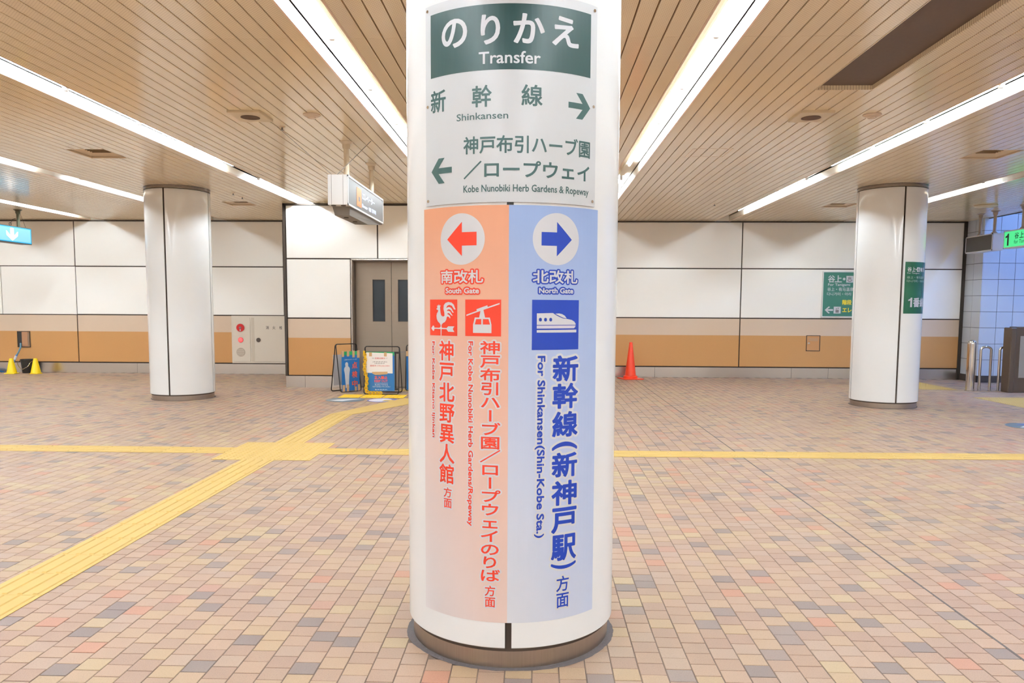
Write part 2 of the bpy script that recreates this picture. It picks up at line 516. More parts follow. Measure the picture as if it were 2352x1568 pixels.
for i in range(-140, 130):
    x = 0.303 + BX * (i + 0.5)
    off = 0.5 * (i % 2)
    j0 = int(1.6 / BY)
    for j in range(j0, int((D - 0.02) / BY)):
        y = BY * (j + off) + 0.03
        if y < 1.9 or y > D - 0.06: continue
        if x < -0.70 * y - 0.9 or x > 0.70 * y + 0.9: continue
        if x > 12.6 or x < -12.5: continue
        if (x - M0[0]) ** 2 + (y - M0[1]) ** 2 < 0.40 ** 2: continue
        cands.append((x, y))
def barea(c):
    x, y = c
    d2 = (x - M0[0]) ** 2 + (y - M0[1]) ** 2
    # hidden behind the main pillar
    if y > 3.0 and abs((x + 0.02 * y) / y + 0.035) < 0.135 and y > 3.3: return 0
    if -2.66 < x < -2.32: return 0
    return shown_area([(x - BX / 2, y - BY / 2, 0), (x + BX / 2, y - BY / 2, 0), (x + BX / 2, y + BY / 2, 0), (x - BX / 2, y + BY / 2, 0)])
ranked = sorted(range(len(cands)), key=lambda k: -barea(cands[k]))
single = set(ranked[:299])
bm1 = bpy.data.meshes.new('brick'); bm1.from_pydata(bv, [], bf); bm1.materials.append(M_brick1)
FV = []; FF = []
for k, (x, y) in enumerate(cands):
    dz = random.uniform(-0.0007, 0.0007)
    if k in single:
        o = bpy.data.objects.new('brick', bm1); COL.objects.link(o); o.location = (x, y, dz); o.parent = fl
    else:
        i = len(FV)
        FV += [(x + a, y + b, dz + c) for a, b, c in bv]
        FF += [tuple(i + q for q in g) for g in bf]
me = bpy.data.meshes.new('brick_field'); me.from_pydata(FV, [], FF); me.materials.append(M_brickN)
o = link('brick_field', me, fl); o['kind'] = 'stuff'
# plain paving outside the visible wedge
pf = MB()
pf.box(SX0, SX1, SY0, 1.9, -0.02, -0.0015)
pf.box(SX0, -12.3, 1.9, D, -0.02, -0.0015)
pf.build('paving', M_plainfloor, fl)
# expansion joint running away from the viewer
MB().box(1.936, 1.947, 1.9, D, -0.0022, 0.0009).build('expansion_joint', mat('rubber_joint', (84, 76, 74), 0.8), fl)

# ------------------------------------------------------------------ ceiling
chans = [k for k in range(-9, 5)]
cl = MB()
xs = [SX0] + sum([[CH0 + CHP * k, CH0 + CHP * k + CHW] for k in chans if SX0 < CH0 + CHP * k < SX1], []) + [SX1]
def ceil_bays():
    for a in range(0, len(xs), 2):
        x0, x1 = xs[a], xs[a + 1]
        if x1 - x0 < 0.02: continue
        yield x0, x1
DK = (1.289 + SP * 8, 1.289 + SP * 12, 2.6, 6.35)      # dark recessed board
VENTS = [(-6.241 + SP * 9, -6.241 + SP * 13, 8.60, 9.12), (3.799 + SP * 9, 3.799 + SP * 13, 8.68, 9.20),
         (-6.241 + SP * 9, -6.241 + SP * 13, 12.85, 13.37), (3.799 + SP * 9, 3.799 + SP * 13, 12.98, 13.50)]
for x0, x1 in ceil_bays():
    if x0 < VOIDX < x1:
        cl.box(x0, VOIDX, SY0, D + 0.3, C + 0.10, C + 0.13); cl.box(VOIDX, x1, SY0, 8.0, C + 0.10, C + 0.13)
    elif x0 > VOIDX: cl.box(x0, x1, SY0, 8.0, C + 0.10, C + 0.13)
    else: cl.box(x0, x1, SY0, D + 0.3, C + 0.10, C + 0.13)
ce = cl.build('ceiling', M_back)
struct(ce, 'tan perforated metal slat ceiling', 'ceiling')
# dark backing right above the slats (with openings for vents and the dark board)
bk = MB()
def sub_boxes(x0, x1, y0, y1, holes):
    """split a strip into boxes around the holes (x ranges matched per column)"""
    out = []
    cutsx = sorted(set([x0, x1] + [h[k] for h in holes for k in (0, 1) if x0 < h[k] < x1]))
    for a, b in zip(cutsx, cutsx[1:]):
        ys = [(h[2], h[3]) for h in holes if h[0] < (a + b) / 2 < h[1]]
        y = y0
        for p, q in sorted(ys):
            if p > y: out.append((a, b, y, p))
            y = max(y, q)
        if y < y1: out.append((a, b, y, y1))
    return out
HOLES = [DK] + VENTS
for x0, x1 in ceil_bays():
    e = D
    parts = [(x0, x1, SY0, e)]
    if x1 > VOIDX: parts = [(x0, min(x1, VOIDX), SY0, e), (max(x0, VOIDX), x1, SY0, 8.0)]
    for a, b, c, d in parts:
        if b <= a: continue
        for q in sub_boxes(a, b, c, d, HOLES): bk.box(q[0], q[1], q[2], q[3], C + 0.014, C + 0.017)
bk.build('backing_sheet', M_back, ce)
# slats
slats = []
ROWS = [(-7.0, -2.9), (-2.9, 1.1), (1.1, 5.12), (5.12, 9.13), (9.13, 13.14), (13.14, D)]
for x0, x1 in ceil_bays():
    n = int(round((x1 - x0) / SP))
    for i in range(n):
        a, b = x0 + SP * i, x0 + SP * (i + 1)
        if a > SX1 - 0.02: break
        for y0, y1 in ROWS:
            yy1 = y1
            if a > VOIDX - 0.06:
                if y0 > 8: continue
                yy1 = min(y1, 8.0)
            mid = (a + b) / 2
            ys = sorted((h[2], h[3]) for h in HOLES if h[0] < mid < h[1] and h[2] < yy1 and h[3] > y0)
            y = y0
            for p, q in ys:
                if p - y > 0.02: slats.append((a, b, y, p))
                y = max(y, q)
            if yy1 - y > 0.02: slats.append((a, b, y, yy1))
def slat_geo(mb, w, y0, y1, ox=0.0):
    g = 0.0092; c = 0.002
    x0, x1 = ox + g / 2, ox + w - g / 2
    y0 += 0.0015; y1 -= 0.0015
    i = len(mb.v)
    for y in (y0, y1):
        mb.v += [(x0, y, C + 0.013), (x0, y, C + c), (x0 + c, y, C), (x1 - c, y, C), (x1, y, C + c), (x1, y, C + 0.013)]
    for k in range(5): mb.f.append((i + k, i + k + 1, i + 7 + k, i + 6 + k)); mb.m.append(0)
    mb.f.append(tuple(i + k for k in range(6))); mb.m.append(0); mb.f.append(tuple(i + 6 + k for k in range(6))[::-1]); mb.m.append(0)
def sarea(s):
    a, b, y0, y1 = s
    t = 0; n = 8
    for k in range(n):
        p, q = y0 + (y1 - y0) * k / n, y0 + (y1 - y0) * (k + 1) / n
        if p < 1.5: continue
        t += shown_area([(a, p, C), (b, p, C), (b, q, C), (a, q, C)])
    return t
order = sorted(range(len(slats)), key=lambda k: -sarea(slats[k])); ssingle = set(order[:296])
smesh = {}; rest = MB()
for k, (a, b, y0, y1) in enumerate(slats):
    if k in ssingle:
        key = round(y1 - y0, 3)
        if key not in smesh:
            mb = MB(); slat_geo(mb, SP, 0, y1 - y0); smesh[key] = mb.mesh('slat', M_slat)
        o = bpy.data.objects.new('slat', smesh[key]); COL.objects.link(o); o.location = (a, y0, 0); o.parent = ce
    else: slat_geo(rest, b - a, y0, y1, a)
o = rest.build('slat_field', M_slat, ce); o['kind'] = 'stuff'
# flanges on the channel edges
fg = MB()
for k in chans:
    x = CH0 + CHP * k
    if x < SX0 or x > SX1: continue
    e = D if x < VOIDX else 8.0
    for a in (x - 0.012, x + CHW - 0.002): fg.box(a, a + 0.014, SY0, e, C - 0.003, C + 0.012)
fg.build('channel_flange', mat('pale_tan_flange', (222, 196, 172), 0.3), ce)
# dark board
mb = MB(); mb.box(DK[0], DK[1], DK[2], DK[3], C + 0.035, C + 0.05)
dk = mb.build('dark_board', M_darkpanel, ce); dk['label'] = 'dark brown recessed board'
mb = MB()
mb.box(DK[0], DK[0] + 0.006, DK[2], DK[3], C, C + 0.035); mb.box(DK[1] - 0.006, DK[1], DK[2], DK[3], C, C + 0.035); mb.box(DK[0], DK[1], DK[3] - 0.006, DK[3], C, C + 0.035)
mb.build('board_rim', M_slat, ce)
# inspection hatch: a thin outlined frame in the slats
hx0, hx1, hy0, hy1 = 1.683, 2.118, 8.60, 9.058
mb = MB()
for q in ((hx0, hx1, hy0, hy0 + 0.012), (hx0, hx1, hy1 - 0.012, hy1), (hx0, hx0 + 0.014, hy0, hy1), (hx1 - 0.014, hx1, hy0, hy1)):
    mb.box(q[0], q[1], q[2], q[3], C - 0.0015, C + 0.004)
mb.build('inspection_hatch_frame', M_vent, ce)
hx0, hx1, hy0, hy1 = -8.6, -8.15, 11.3, 11.75

# upper ceiling of the stairwell and its fascia
mb = MB()
mb.box(VOIDX, SX1, 8.0, D + 0.3, 4.3, 4.4)
up = mb.build('ceiling', mat('stairwell_ceiling', (170, 172, 176), 0.6)); struct(up, 'higher grey ceiling over the stairwell at right', 'ceiling')
mb = MB(); mb.box(VOIDX - 0.03, VOIDX, 8.0, D, C - 0.01, 4.3); mb.box(VOIDX, SX1, 7.97, 8.0, C - 0.01, 4.3)
fa = mb.build('trim_1', M_trim); struct(fa, 'dark edge of the slat ceiling at the stairwell', 'trim')

# ------------------------------------------------------------------ fluorescent light channels
TY = {}
def runs(k):
    """tube runs (start, end) along y; gaps show as bare cream trough"""
    t = 1.18
    r = []
    def run(a, n): r.extend([(a + t * i, a + t * (i + 1)) for i in range(n)])
    if k == 2: run(9.96 - t * 0 + 1.15, 3); run(9.4 - t * 13, 13)
    else: run(9.95 - t * 14, 14); run(10.85, 3) if k > -4 else run(10.36, 4)
    return r
chan_names = {-5: 'far left light channel, second beyond the left pillar', -4: 'leftmost light channel in view, low over the blue sign', -3: 'light channel passing behind the left pillar',
              -2: 'long light channel between the left pillar and the lift sign', -1: 'bright light channel close left of the central pillar', 0: 'bright light channel close right of the central pillar',
              1: 'long light channel between the central and right pillars', 2: 'light channel passing behind the right pillar'}
sock = MB().box(-0.016, 0.016, -0.018, 0.018, -0.022, 0.062).mesh('socket', M_white)
tb = MB()
tb.tube([(0, 0.02, 0), (0, 1.16, 0)], 0.0145, 10)
tubemesh = tb.mesh('tube', M_tube, smooth=True)
for k in chans:
    x = CH0 + CHP * k
    if x < SX0 or x > SX1: continue
    e = D if x < VOIDX else 8.0
    lab = chan_names.get(k) or {-6: 'next channel left of the blue sign, out of view', -7: 'second channel left of the blue sign, out of view', -8: 'third channel left of the blue sign, out of view', 3: 'channel ending at the stairwell edge, out of view', 4: 'channel farthest right beyond the stairwell edge, out of view'}.get(k, 'channel farthest left along the plain wall, out of view')
    root = thing('ceiling_light', 'recessed fluorescent trough, ' + lab, 'ceiling light', (x + CHW / 2, 0, C), group='recessed fluorescent troughs')
    w = CHW / 2
    tr = MB()
    H_ = 0.118
    tr.box(-w - 0.004, -w, SY0, e, 0, H_); tr.box(w, w + 0.004, SY0, e, 0, H_); tr.box(-w - 0.004, w + 0.004, SY0, e, H_, H_ + 0.004)
    tr.box(-w, w, e - 0.006, e, 0, H_); tr.box(-w, w, SY0, SY0 + 0.006, 0, H_)
    tr.box(-0.035, 0.035, SY0 + 0.05, e - 0.05, H_ - 0.030, H_)
    tr.build('housing', M_trough, root)
    for a, b in runs(k):
        if b > e or a < SY0: continue
        o = bpy.data.objects.new('tube', tubemesh); COL.objects.link(o); o.parent = root; o.location = (-0.0, a, 0.066)
        o = bpy.data.objects.new('socket', sock); COL.objects.link(o); o.parent = root; o.location = (-0.0, a, 0.050)

# cool lamps over the stairwell
for i, (xa, ya) in enumerate(((9.3, 12.4), (10.9, 12.4), (12.2, 11.0))):
    r = thing('stairwell_light', ('bluish tube light on the upper ceiling, glimpsed past the green hanging sign' if i == 0 else 'bluish tube light on the upper ceiling out of view to the right, number %s' % ('one', 'two')[i - 1]), 'ceiling light', (xa, ya, 4.3))
    MB().box(-0.12, 0.12, -1.3, 1.3, -0.05, 0).build('housing', M_white, r)
    MB().tube([(0, -1.2, -0.085), (0, 1.2, -0.085)], 0.03, 10).build('tube', M_cooltube, r, smooth=True)

# ------------------------------------------------------------------ ceiling fittings
def ceiling_speaker(x0, x1, y0, y1, label):
    r = thing('ceiling_speaker', label, 'speaker', ((x0 + x1) / 2, (y0 + y1) / 2, C))
    w, d = (x1 - x0) / 2, (y1 - y0) / 2
    MB().box(-w, w, -d, d, -0.024, 0.004, c=0.004).build('case', mat('tan_case', (214, 198, 168), 0.35), r)
    mb = MB(); mb.lathe([(0.082, -0.024), (0.085, -0.0275), (0.078, -0.0285), (0.06, -0.027)], 32); mb.build('grille', mat('dark_brown_mesh', (92, 66, 50), 0.7), r, smooth=True)
ceiling_speaker(2.287, 2.583, 6.97, 7.32, 'square tan ceiling speaker right of the central pillar, near the dark board')
ceiling_speaker(-2.735, -2.44, 6.91, 7.26, 'square tan ceiling speaker left of the central pillar')
for x, y, lb in ((2.964, 7.13, 'round white smoke detector beside the right ceiling speaker'), (-2.029, 7.086, 'round white smoke detector beside the left ceiling speaker')):
    r = thing('smoke_detector', lb, 'smoke detector', (x, y, C))
    MB().lathe([(0.078, 0.002), (0.078, -0.008), (0.066, -0.014), (0.06, -0.02), (0.04, -0.026)], 28).build('base', mat('pale_plastic', (214, 196, 176), 0.4), r, smooth=True)
    MB().lathe([(0.035, -0.025), (0.034, -0.034), (0.02, -0.038)], 20).build('sensor', mat('pale_plastic_cap', (222, 206, 188), 0.4), r, smooth=True)
for i, (x0, x1, y0, y1) in enumerate(VENTS):
    lb = ('square tan ceiling vent left of the left pillar', 'square tan ceiling vent right of the right pillar', 'small far ceiling vent right of the left pillar', 'small far ceiling vent left of the right pillar')[i]
    r = thing('ceiling_vent', lb, 'vent', ((x0 + x1) / 2, (y0 + y1) / 2, C))
    w, d = (x1 - x0) / 2, (y1 - y0) / 2
    mb = MB(); t = 0.012
    mb.box(-w, -w + t, -d, d, 0, 0.10); mb.box(w - t, w, -d, d, 0, 0.10); mb.box(-w, w, -d, -d + t, 0, 0.10); mb.box(-w, w, d - t, d, 0, 0.10); mb.box(-w, w, -d, d, 0.09, 0.10)
    mb.build('box', M_vent, r)
    mb = MB(); a, b = w - 0.02, d - 0.02; p, q = w * 0.5, d * 0.5
    o8 = [(-a, -b, 0.018), (a, -b, 0.018), (a, b, 0.018), (-a, b, 0.018)]; i8 = [(-p, -q, 0.04), (p, -q, 0.04), (p, q, 0.04), (-p, q, 0.04)]
    for z in range(4): mb.quad(o8[z], o8[(z + 1) % 4], i8[(z + 1) % 4], i8[z])
    mb.build('diffuser_plate', M_vent, r)
    MB().box(-p, p, -q, q, 0.07, 0.075).build('opening', M_black, r)
    for z in range(5):
        yy = -q + (z + 0.6) * 2 * q / 5.4
        mb = MB(); mb.quad((-p, yy, 0.03), (p, yy, 0.03), (p, yy + 0.03, 0.06), (-p, yy + 0.03, 0.06)); mb.quad((-p, yy, 0.032), (p, yy, 0.032), (p, yy + 0.03, 0.062), (-p, yy + 0.03, 0.062))
        mb.build('louvre', M_vent, r, fix=False)
for i, (x, y) in enumerate(((2.93, 13.06), (-4.63, 11.88), (-4.65, 12.3), (-2.45, 7.55))):
    r = thing('sprinkler', ('tiny sprinkler head on the far right ceiling', 'tiny sprinkler head right of the left pillar, nearer one', 'tiny sprinkler head right of the left pillar, farther one', 'tiny sprinkler head behind the left ceiling speaker')[i], 'sprinkler', (x, y, C))
    MB().lathe([(0.028, 0.0), (0.03, -0.004), (0.012, -0.008)], 16).build('rosette', M_vent, r)
    MB().lathe([(0.008, -0.006), (0.008, -0.03), (0.02, -0.032), (0.02, -0.035)], 12).build('head', M_greyp, r)
r = tag(MB().lathe([(0.17, 0.0), (0.18, -0.012), (0.15, -0.028), (0.03, -0.032)], 32).build('ceiling_disc', M_vent, smooth=True, loc=(7.40, 13.2, C)), 'flat round tan ceiling speaker above the black hanging sign', 'speaker')

# ------------------------------------------------------------------ far wall
wf = MB().box(SX0, 8.44, D, D + 0.25, 0, C + 0.01).build('wall_far', M_dark)
struct(wf, 'far wall of cream enamel panels over a brown and beige band', 'wall')
G = 0.011
def wall_panel(x0, x1, z0, z1, yf, mt, parent, g=G, name='panel'):
    return MB().box(x0 + g, x1 - g, yf, yf + 0.02, z0 + g, z1 - g, c=0.003).build(name, mt, parent)
vx = [SX0, -17.97, -13.67, -9.38, -5.1, -4.2, -0.225, 4.072, 8.38]
for a, b in zip(vx, vx[1:]):
    wall_panel(a, b, 0.216, 1.192, D - 0.022, M_two, wf)
    wall_panel(a, b, 2.172, 3.085, D - 0.022, M_steel_panel, wf)
    if a == -13.67:
        wall_panel(a, -10.93, 1.192, 2.172, D - 0.022, M_steel_panel, wf, 0.006); wall_panel(-10.93, b, 1.192, 2.172, D - 0.022, M_steel_panel, wf, 0.006)
    else: wall_panel(a, b, 1.192, 2.172, D - 0.022, M_steel_panel, wf)
t = MB().box(SX0, 8.44, D - 0.035, D, 3.075, C).build('trim_2', M_trim); struct(t, 'dark metal trim along the top of the far wall', 'trim')
t = MB().box(8.37, 8.44, D - 0.035, D, 0, C).build('trim_3', M_trim); struct(t, 'dark upright trim at the right end of the far wall', 'trim')
bs = MB().box(SX0, 8.38, D - 0.004, D, 0, 0.215).build('baseboard_far', M_dark); struct(bs, 'stainless steel baseboard of the far wall', 'baseboard')
bx = [SX0, -18, -14.2, -11.4, -8.17, -6.6, -4.2, -0.8, 2.4, 5.12, 5.85, 8.37]
for a, b in zip(bx, bx[1:]):
    MB().box(a + 0.002, b - 0.002, D - 0.016, D - 0.003, 0.0, 0.203).build('plate', M_stain, bs)

# other enclosing walls (outside the view)
w = MB().box(SX0, SX1, SY0 - 0.2, SY0, 0, C + 0.1).build('wall_near', M_plainwall); struct(w, 'plain cream wall behind the viewer', 'wall')
w = MB().box(SX0 - 0.2, SX0, SY0 - 0.2, D + 0.25, 0, C + 0.1).build('wall_left', M_plainwall); struct(w, 'plain cream wall at the far left, out of view', 'wall')
w = MB().box(SX1, SX1 + 0.2, SY0 - 0.2, D + 0.25, 0, 4.4).build('wall_right', M_plainwall); struct(w, 'plain cream wall at the far right, out of view', 'wall')

# glazed tile block by the stairwell
TYF = 15.03
tw = MB(); tw.box(8.445, SX1, TYF + 0.012, D + 0.25, 0, 4.3)
tw = tw.build('wall_tiled', M_tilegrout); struct(tw, 'tall white glazed tile wall beside the stairwell, lit bluish', 'wall')
tmF = MB().box(0, 0.3 - 0.007, 0, 0.012, 0, 0.3055 - 0.007, c=0.002).mesh('tile', M_tile)
tmS = MB().box(0, 0.012, 0, 0.3 - 0.007, 0, 0.3055 - 0.007, c=0.002).mesh('tile', M_tile)
for rz in range(14):
    z = 0.129 + 0.3055 * rz
    if z > 4.2: break
    for cx in range(15):
        o = bpy.data.objects.new('tile', tmF); COL.objects.link(o); o.parent = tw; o.location = (8.444 + 0.3 * cx, TYF, z)
    if z < 3.1:
        for cy in range(2):
            o = bpy.data.objects.new('tile', tmS); COL.objects.link(o); o.parent = tw; o.location = (8.433, TYF + 0.003 + 0.3 * cy, z)
mb = MB(); mb.box(8.43, SX1, TYF - 0.008, TYF + 0.012, 0, 0.125); mb.box(8.425, 8.445, TYF - 0.008, D, 0, 0.125)
bb = mb.build('baseboard_right', mat('dark_base_tile', (66, 56, 52), 0.4)); struct(bb, 'dark base course of the tile wall', 'baseboard')

# ------------------------------------------------------------------ lift enclosure
EB = 13.09
EX0, EX1 = -4.25, -0.68
ew = MB()
ew.box(EX0, -3.112, EB + 0.0, EB + 0.35, 0, C); ew.box(-1.82, EX1, EB, EB + 0.35, 0, C); ew.box(-3.112, -1.82, EB, EB + 0.35, 2.20, C)
ew.box(EX0, EX0 + 0.1, EB + 0.35, D, 0, C); ew.box(EX1 - 0.1, EX1, EB + 0.35, D, 0, C)
ew = ew.build('wall_elevator', M_dark); struct(ew, 'projecting lift enclosure clad in cream panels', 'wall')
yf = EB - 0.022
def ep(a, b, z0, z1, mt): wall_panel(a, b, z0, z1, yf, mt, ew)
ep(EX0 + 0.03, -2.665, 2.183, 3.075, M_steel_panel); ep(-2.665, EX1, 2.183, 3.075, M_steel_panel)
for a, b in ((EX0 + 0.03, -3.125), (-1.80, EX1)):
    ep(a, b, 1.183, 2.183, M_steel_panel); ep(a, b, 0.205, 1.183, M_two)
t = MB(); t.box(EX0 - 0.012, EX0 + 0.03, EB - 0.035, EB, 0.2, C); t.box(EX1 - 0.005, EX1 + 0.022, EB - 0.035, EB + 0.012, 0.2, C); t.box(EX0 - 0.012, EX1, EB - 0.035, EB, 3.068, C)
t = t.build('trim_4', M_trim); struct(t, 'dark trim edging the lift enclosure', 'trim')
bs = MB().box(EX0, -3.125, EB - 0.004, EB, 0, 0.205).box(-1.80, EX1, EB - 0.004, EB, 0, 0.205).build('baseboard_elevator', M_dark); struct(bs, 'stainless steel baseboard of the lift enclosure', 'baseboard')
for a, b in ((EX0 - 0.01, -3.93), (-3.93, -3.125), (-1.80, -1.2), (-1.2, EX1)):
    MB().box(a + 0.002, b - 0.002, EB - 0.018, EB - 0.003, 0, 0.198).build('plate', M_stain, bs)
# left side of the enclosure
for z0, z1, mt in ((0.205, 1.183, M_two), (1.183, 2.183, M_steel_panel), (2.183, 3.08, M_steel_panel)):
    MB().box(EX0 - 0.02, EX0, EB + 0.02, 14.3, z0 + G, z1 - G, c=0.003).build('side_panel', mt, ew)
    MB().box(EX0 - 0.02, EX0, 14.32, D - 0.03, z0 + G, z1 - G, c=0.003).build('side_panel', mt, ew)
    MB().box(EX1, EX1 + 0.02, EB + 0.02, 14.3, z0 + G, z1 - G, c=0.003).build('side_panel', mt, ew)
    MB().box(EX1, EX1 + 0.02, 14.32, D - 0.03, z0 + G, z1 - G, c=0.003).build('side_panel', mt, ew)
# lift door
dr = thing('door_1', 'brown grey steel lift door with two narrow windows', 'door', (-2.465, EB, 0)); dr['kind'] = 'structure'
fr = MB()
fr.box(-0.652, -0.636, -0.04, 0.18, 0, 2.18); fr.box(0.636, 0.652, -0.04, 0.18, 0, 2.18); fr.box(-0.652, 0.652, -0.04, 0.18, 2.165, 2.185)
fr.build('door_frame', M_stain, dr)
rv = MB(); rv.box(-0.636, -0.62, -0.02, 0.2, 0, 2.165); rv.box(0.62, 0.636, -0.02, 0.2, 0, 2.165); rv.box(-0.636, 0.636, -0.02, 0.2, 2.15, 2.165)
rv.build('door_reveal', mat('dark_steel_reveal', (112, 100, 90), 0.4, metal=0.6), dr)
for s in (-1, 1):
    x0, x1 = sorted((0.004 * s, 0.615 * s))
    wx0, wx1 = sorted((0.11 * s, 0.325 * s))
    mb = MB()
    mb.box(x0, wx0, 0.14, 0.175, 0.01, 2.15); mb.box(wx1, x1, 0.14, 0.175, 0.01, 2.15); mb.box(wx0, wx1, 0.14, 0.175, 0.01, 1.13); mb.box(wx0, wx1, 0.14, 0.175, 1.845, 2.15)
    lf = mb.build('door_leaf', M_door, dr)
    MB().box(wx0, wx1, 0.158, 0.164, 1.13, 1.845).build('window_pane', M_glass, lf)
    mb = MB(); t = 0.007
    mb.box(wx0, wx0 + t, 0.138, 0.15, 1.13, 1.845); mb.box(wx1 - t, wx1, 0.138, 0.15, 1.13, 1.845); mb.box(wx0, wx1, 0.138, 0.15, 1.13, 1.13 + t); mb.box(wx0, wx1, 0.138, 0.15, 1.838, 1.845)
    mb.build('window_frame', M_trim, lf)
MB().box(-0.62, 0.62, 0.18, 0.19, 0, 2.16).build('shaft_back', M_black, dr)
MB().box(-0.62, 0.62, -0.02, 0.17, 0.0, 0.006).build('sill', M_stain, dr)

# ------------------------------------------------------------------ pillars
def pillar(name, label, c, R, seam0, matw, far=False):
    r = thing(name, label, 'pillar', (c[0], c[1], 0))
    n = 36
    gap = 0.0125 / R
    top = 3.045 if far else C
    for k in range(4):
        a0 = math.radians(-90 + seam0 + 90 * k) + gap; a1 = math.radians(-90 + seam0 + 90 * (k + 1)) - gap
        mb = MB(); e = 0.004
        prof = [(R - 0.012, 0.0865), (R - e, 0.0865), (R, 0.0865 + e), (R, top - e), (R - e, top), (R - 0.012, top)]
        mb.lathe(prof, n, a0=a0, a1=a1, caps=False)
        m_ = len(prof)
        for j, rev in ((0, True), (n, False)):
            f = tuple(q * (n + 1) + j for q in range(m_)); mb.f.append(f if rev else f[::-1]); mb.m.append(0)
        me = mb.mesh('panel', matw, smooth=True)
        link('panel', me, r)
    MB().lathe([(R - 0.016, 0.07), (R - 0.016, C - 0.002)], 96).build('core', M_dark, r, smooth=True)
    mb = MB(); mb.lathe([(R - 0.02, 0.0), (R - 0.017, 0.002), (R - 0.017, 0.074), (R - 0.02, 0.076)], 96); mb.build('base_ring', M_ring, r, smooth=True)
    if far:
        mb = MB(); mb.lathe([(R - 0.010, 3.05), (R + 0.002, 3.052), (R + 0.002, 3.066), (R - 0.006, 3.07), (R - 0.006, 3.088), (R + 0.004, 3.09), (R + 0.004, 3.0995)], 96, caps=False)
        mb.build('collar', mat('dark_collar', (150, 138, 128), 0.22, metal=0.9), r, smooth=True)
    # worn sealant on the floor round the foot
    mb = MB(); rr = random.Random(int(c[0] * 100)); nn = 140; ro = []
    ph = [rr.uniform(0, 6.28) for _ in range(5)]
    for j in range(nn):
        a = 2 * PI * j / nn
        w = (0.024 if not far else 0.016) + 0.004 * math.sin(3 * a + ph[0]) + 0.0025 * math.sin(7 * a + ph[1]) + rr.uniform(-0.002, 0.002)
        ro.append((a, R - 0.017 + w))
    i = 0
    for a, q in ro: mb.v.append(((R - 0.03) * math.cos(a), (R - 0.03) * math.sin(a), 0.0035))
    for a, q in ro: mb.v.append(((R - 0.017) * math.cos(a), (R - 0.017) * math.sin(a), 0.004))
    for a, q in ro: mb.v.append((q * math.cos(a), q * math.sin(a), 0.001))
    for j in range(nn):
        j2 = (j + 1) % nn
        for s in (0, nn): mb.f.append((s + j, s + j2, s + nn + j2, s + nn + j)); mb.m.append(0)
    mb.build('floor_sealant', M_sealant, r)
    return r
RM = 0.436
pm = pillar('round_pillar', 'large white round pillar in the centre carrying the transfer sign', M0, RM, 0.6, M_pillar)
PL = (-5.31, 11.48); PR = (5.03, 11.31); RF = 0.455
pillar('round_pillar', 'white round pillar on the left, in front of the far wall', PL, RF, 0.8, M_pillar_far, True)
pillar('round_pillar', 'white round pillar on the right with a green wraparound sign', PR, RF, -2.5, M_pillar_far, True)

# ------------------------------------------------------------------ transfer sign (curved plate on the central pillar)
ts = thing('transfer_sign', 'white curved plate with green header and arrows on the central pillar', 'sign', (M0[0], M0[1], 0))
S = Cyl(RM + 0.0055)
KR = (RM + 0.0055) / 0.436
def sc(r): return (r[0] * KR, r[1] * KR, r[2], r[3])
mb = MB(); a0, a1 = -0.352 / 0.436, 0.352 / 0.436; n = 40
for (rr_, zs) in ((RM + 0.0022, (1.760, 2.487)), (RM + 0.0055, (1.760, 2.487))):
    for z in zs:
        for j in range(n + 1):
            t = a0 + (a1 - a0) * j / n; mb.v.append((rr_ * math.sin(t), -rr_ * math.cos(t), z))
N1 = n + 1
for j in range(n):
    mb.f += [(2 * N1 + j, 2 * N1 + j + 1, 3 * N1 + j + 1, 3 * N1 + j), (j + 1, j, N1 + j, N1 + j + 1), (j, j + 1, 2 * N1 + j + 1, 2 * N1 + j), (N1 + j + 1, N1 + j, 3 * N1 + j, 3 * N1 + j + 1)]; mb.m += [0] * 4
mb.f += [(0, 2 * N1, 3 * N1, N1), (n, N1 + n, 3 * N1 + n, 2 * N1 + n)]; mb.m += [0, 0]
mb.build('plate', M_plate, ts, smooth=True)
lay('header_band', rect2d(*sc((-0.3215, 0.318, 2.225, 2.452))), S, 0.0005, M_tgreen, ts, 'dark green header band')
for ch, r in (('の', (-0.264, -0.155, 2.315, 2.417)), ('り', (-0.104, -0.034, 2.313, 2.417)), ('か', (0.012, 0.124, 2.315, 2.419)), ('え', (0.152, 0.260, 2.317, 2.421))):
    lay('lettering', bt(ch, 0.028, sc(r), res=5), S, 0.0010, M_wtxt, ts, 'white lettering on the green header')
lay('lettering', bt('Transfer', 0.018, sc((-0.111, 0.110, 2.246, 2.289)), res=4), S, 0.0010, M_wtxt, ts, 'white lettering on the green header')
for ch, r in (('新', (-0.3215, -0.246, 2.097, 2.178)), ('幹', (-0.137, -0.063, 2.097, 2.174)), ('線', (0.042, 0.118, 2.099, 2.174))):
    lay('lettering', bt(ch, 0.018, sc(r), res=4), S, 0.0006, M_ltxt, ts)
lay('lettering', bt('Shinkansen', 0.013, sc((-0.198, -0.004, 2.054, 2.079)), res=3), S, 0.0006, M_ltxt, ts)
lay('lettering', bt('神戸布引ハーブ園', 0.018, sc((-0.170, 0.321, 1.933, 1.997)), res=3), S, 0.0006, M_ltxt, ts)
lay('lettering', bt('／ロープウェイ', 0.022, sc((-0.169, 0.319, 1.845, 1.908)), res=3), S, 0.0006, M_ltxt, ts)
lay('lettering', bt('Kobe Nunobiki Herb Gardens & Ropeway', 0.013, sc((-0.170, 0.316, 1.789, 1.823)), res=2), S, 0.0006, M_ltxt, ts)
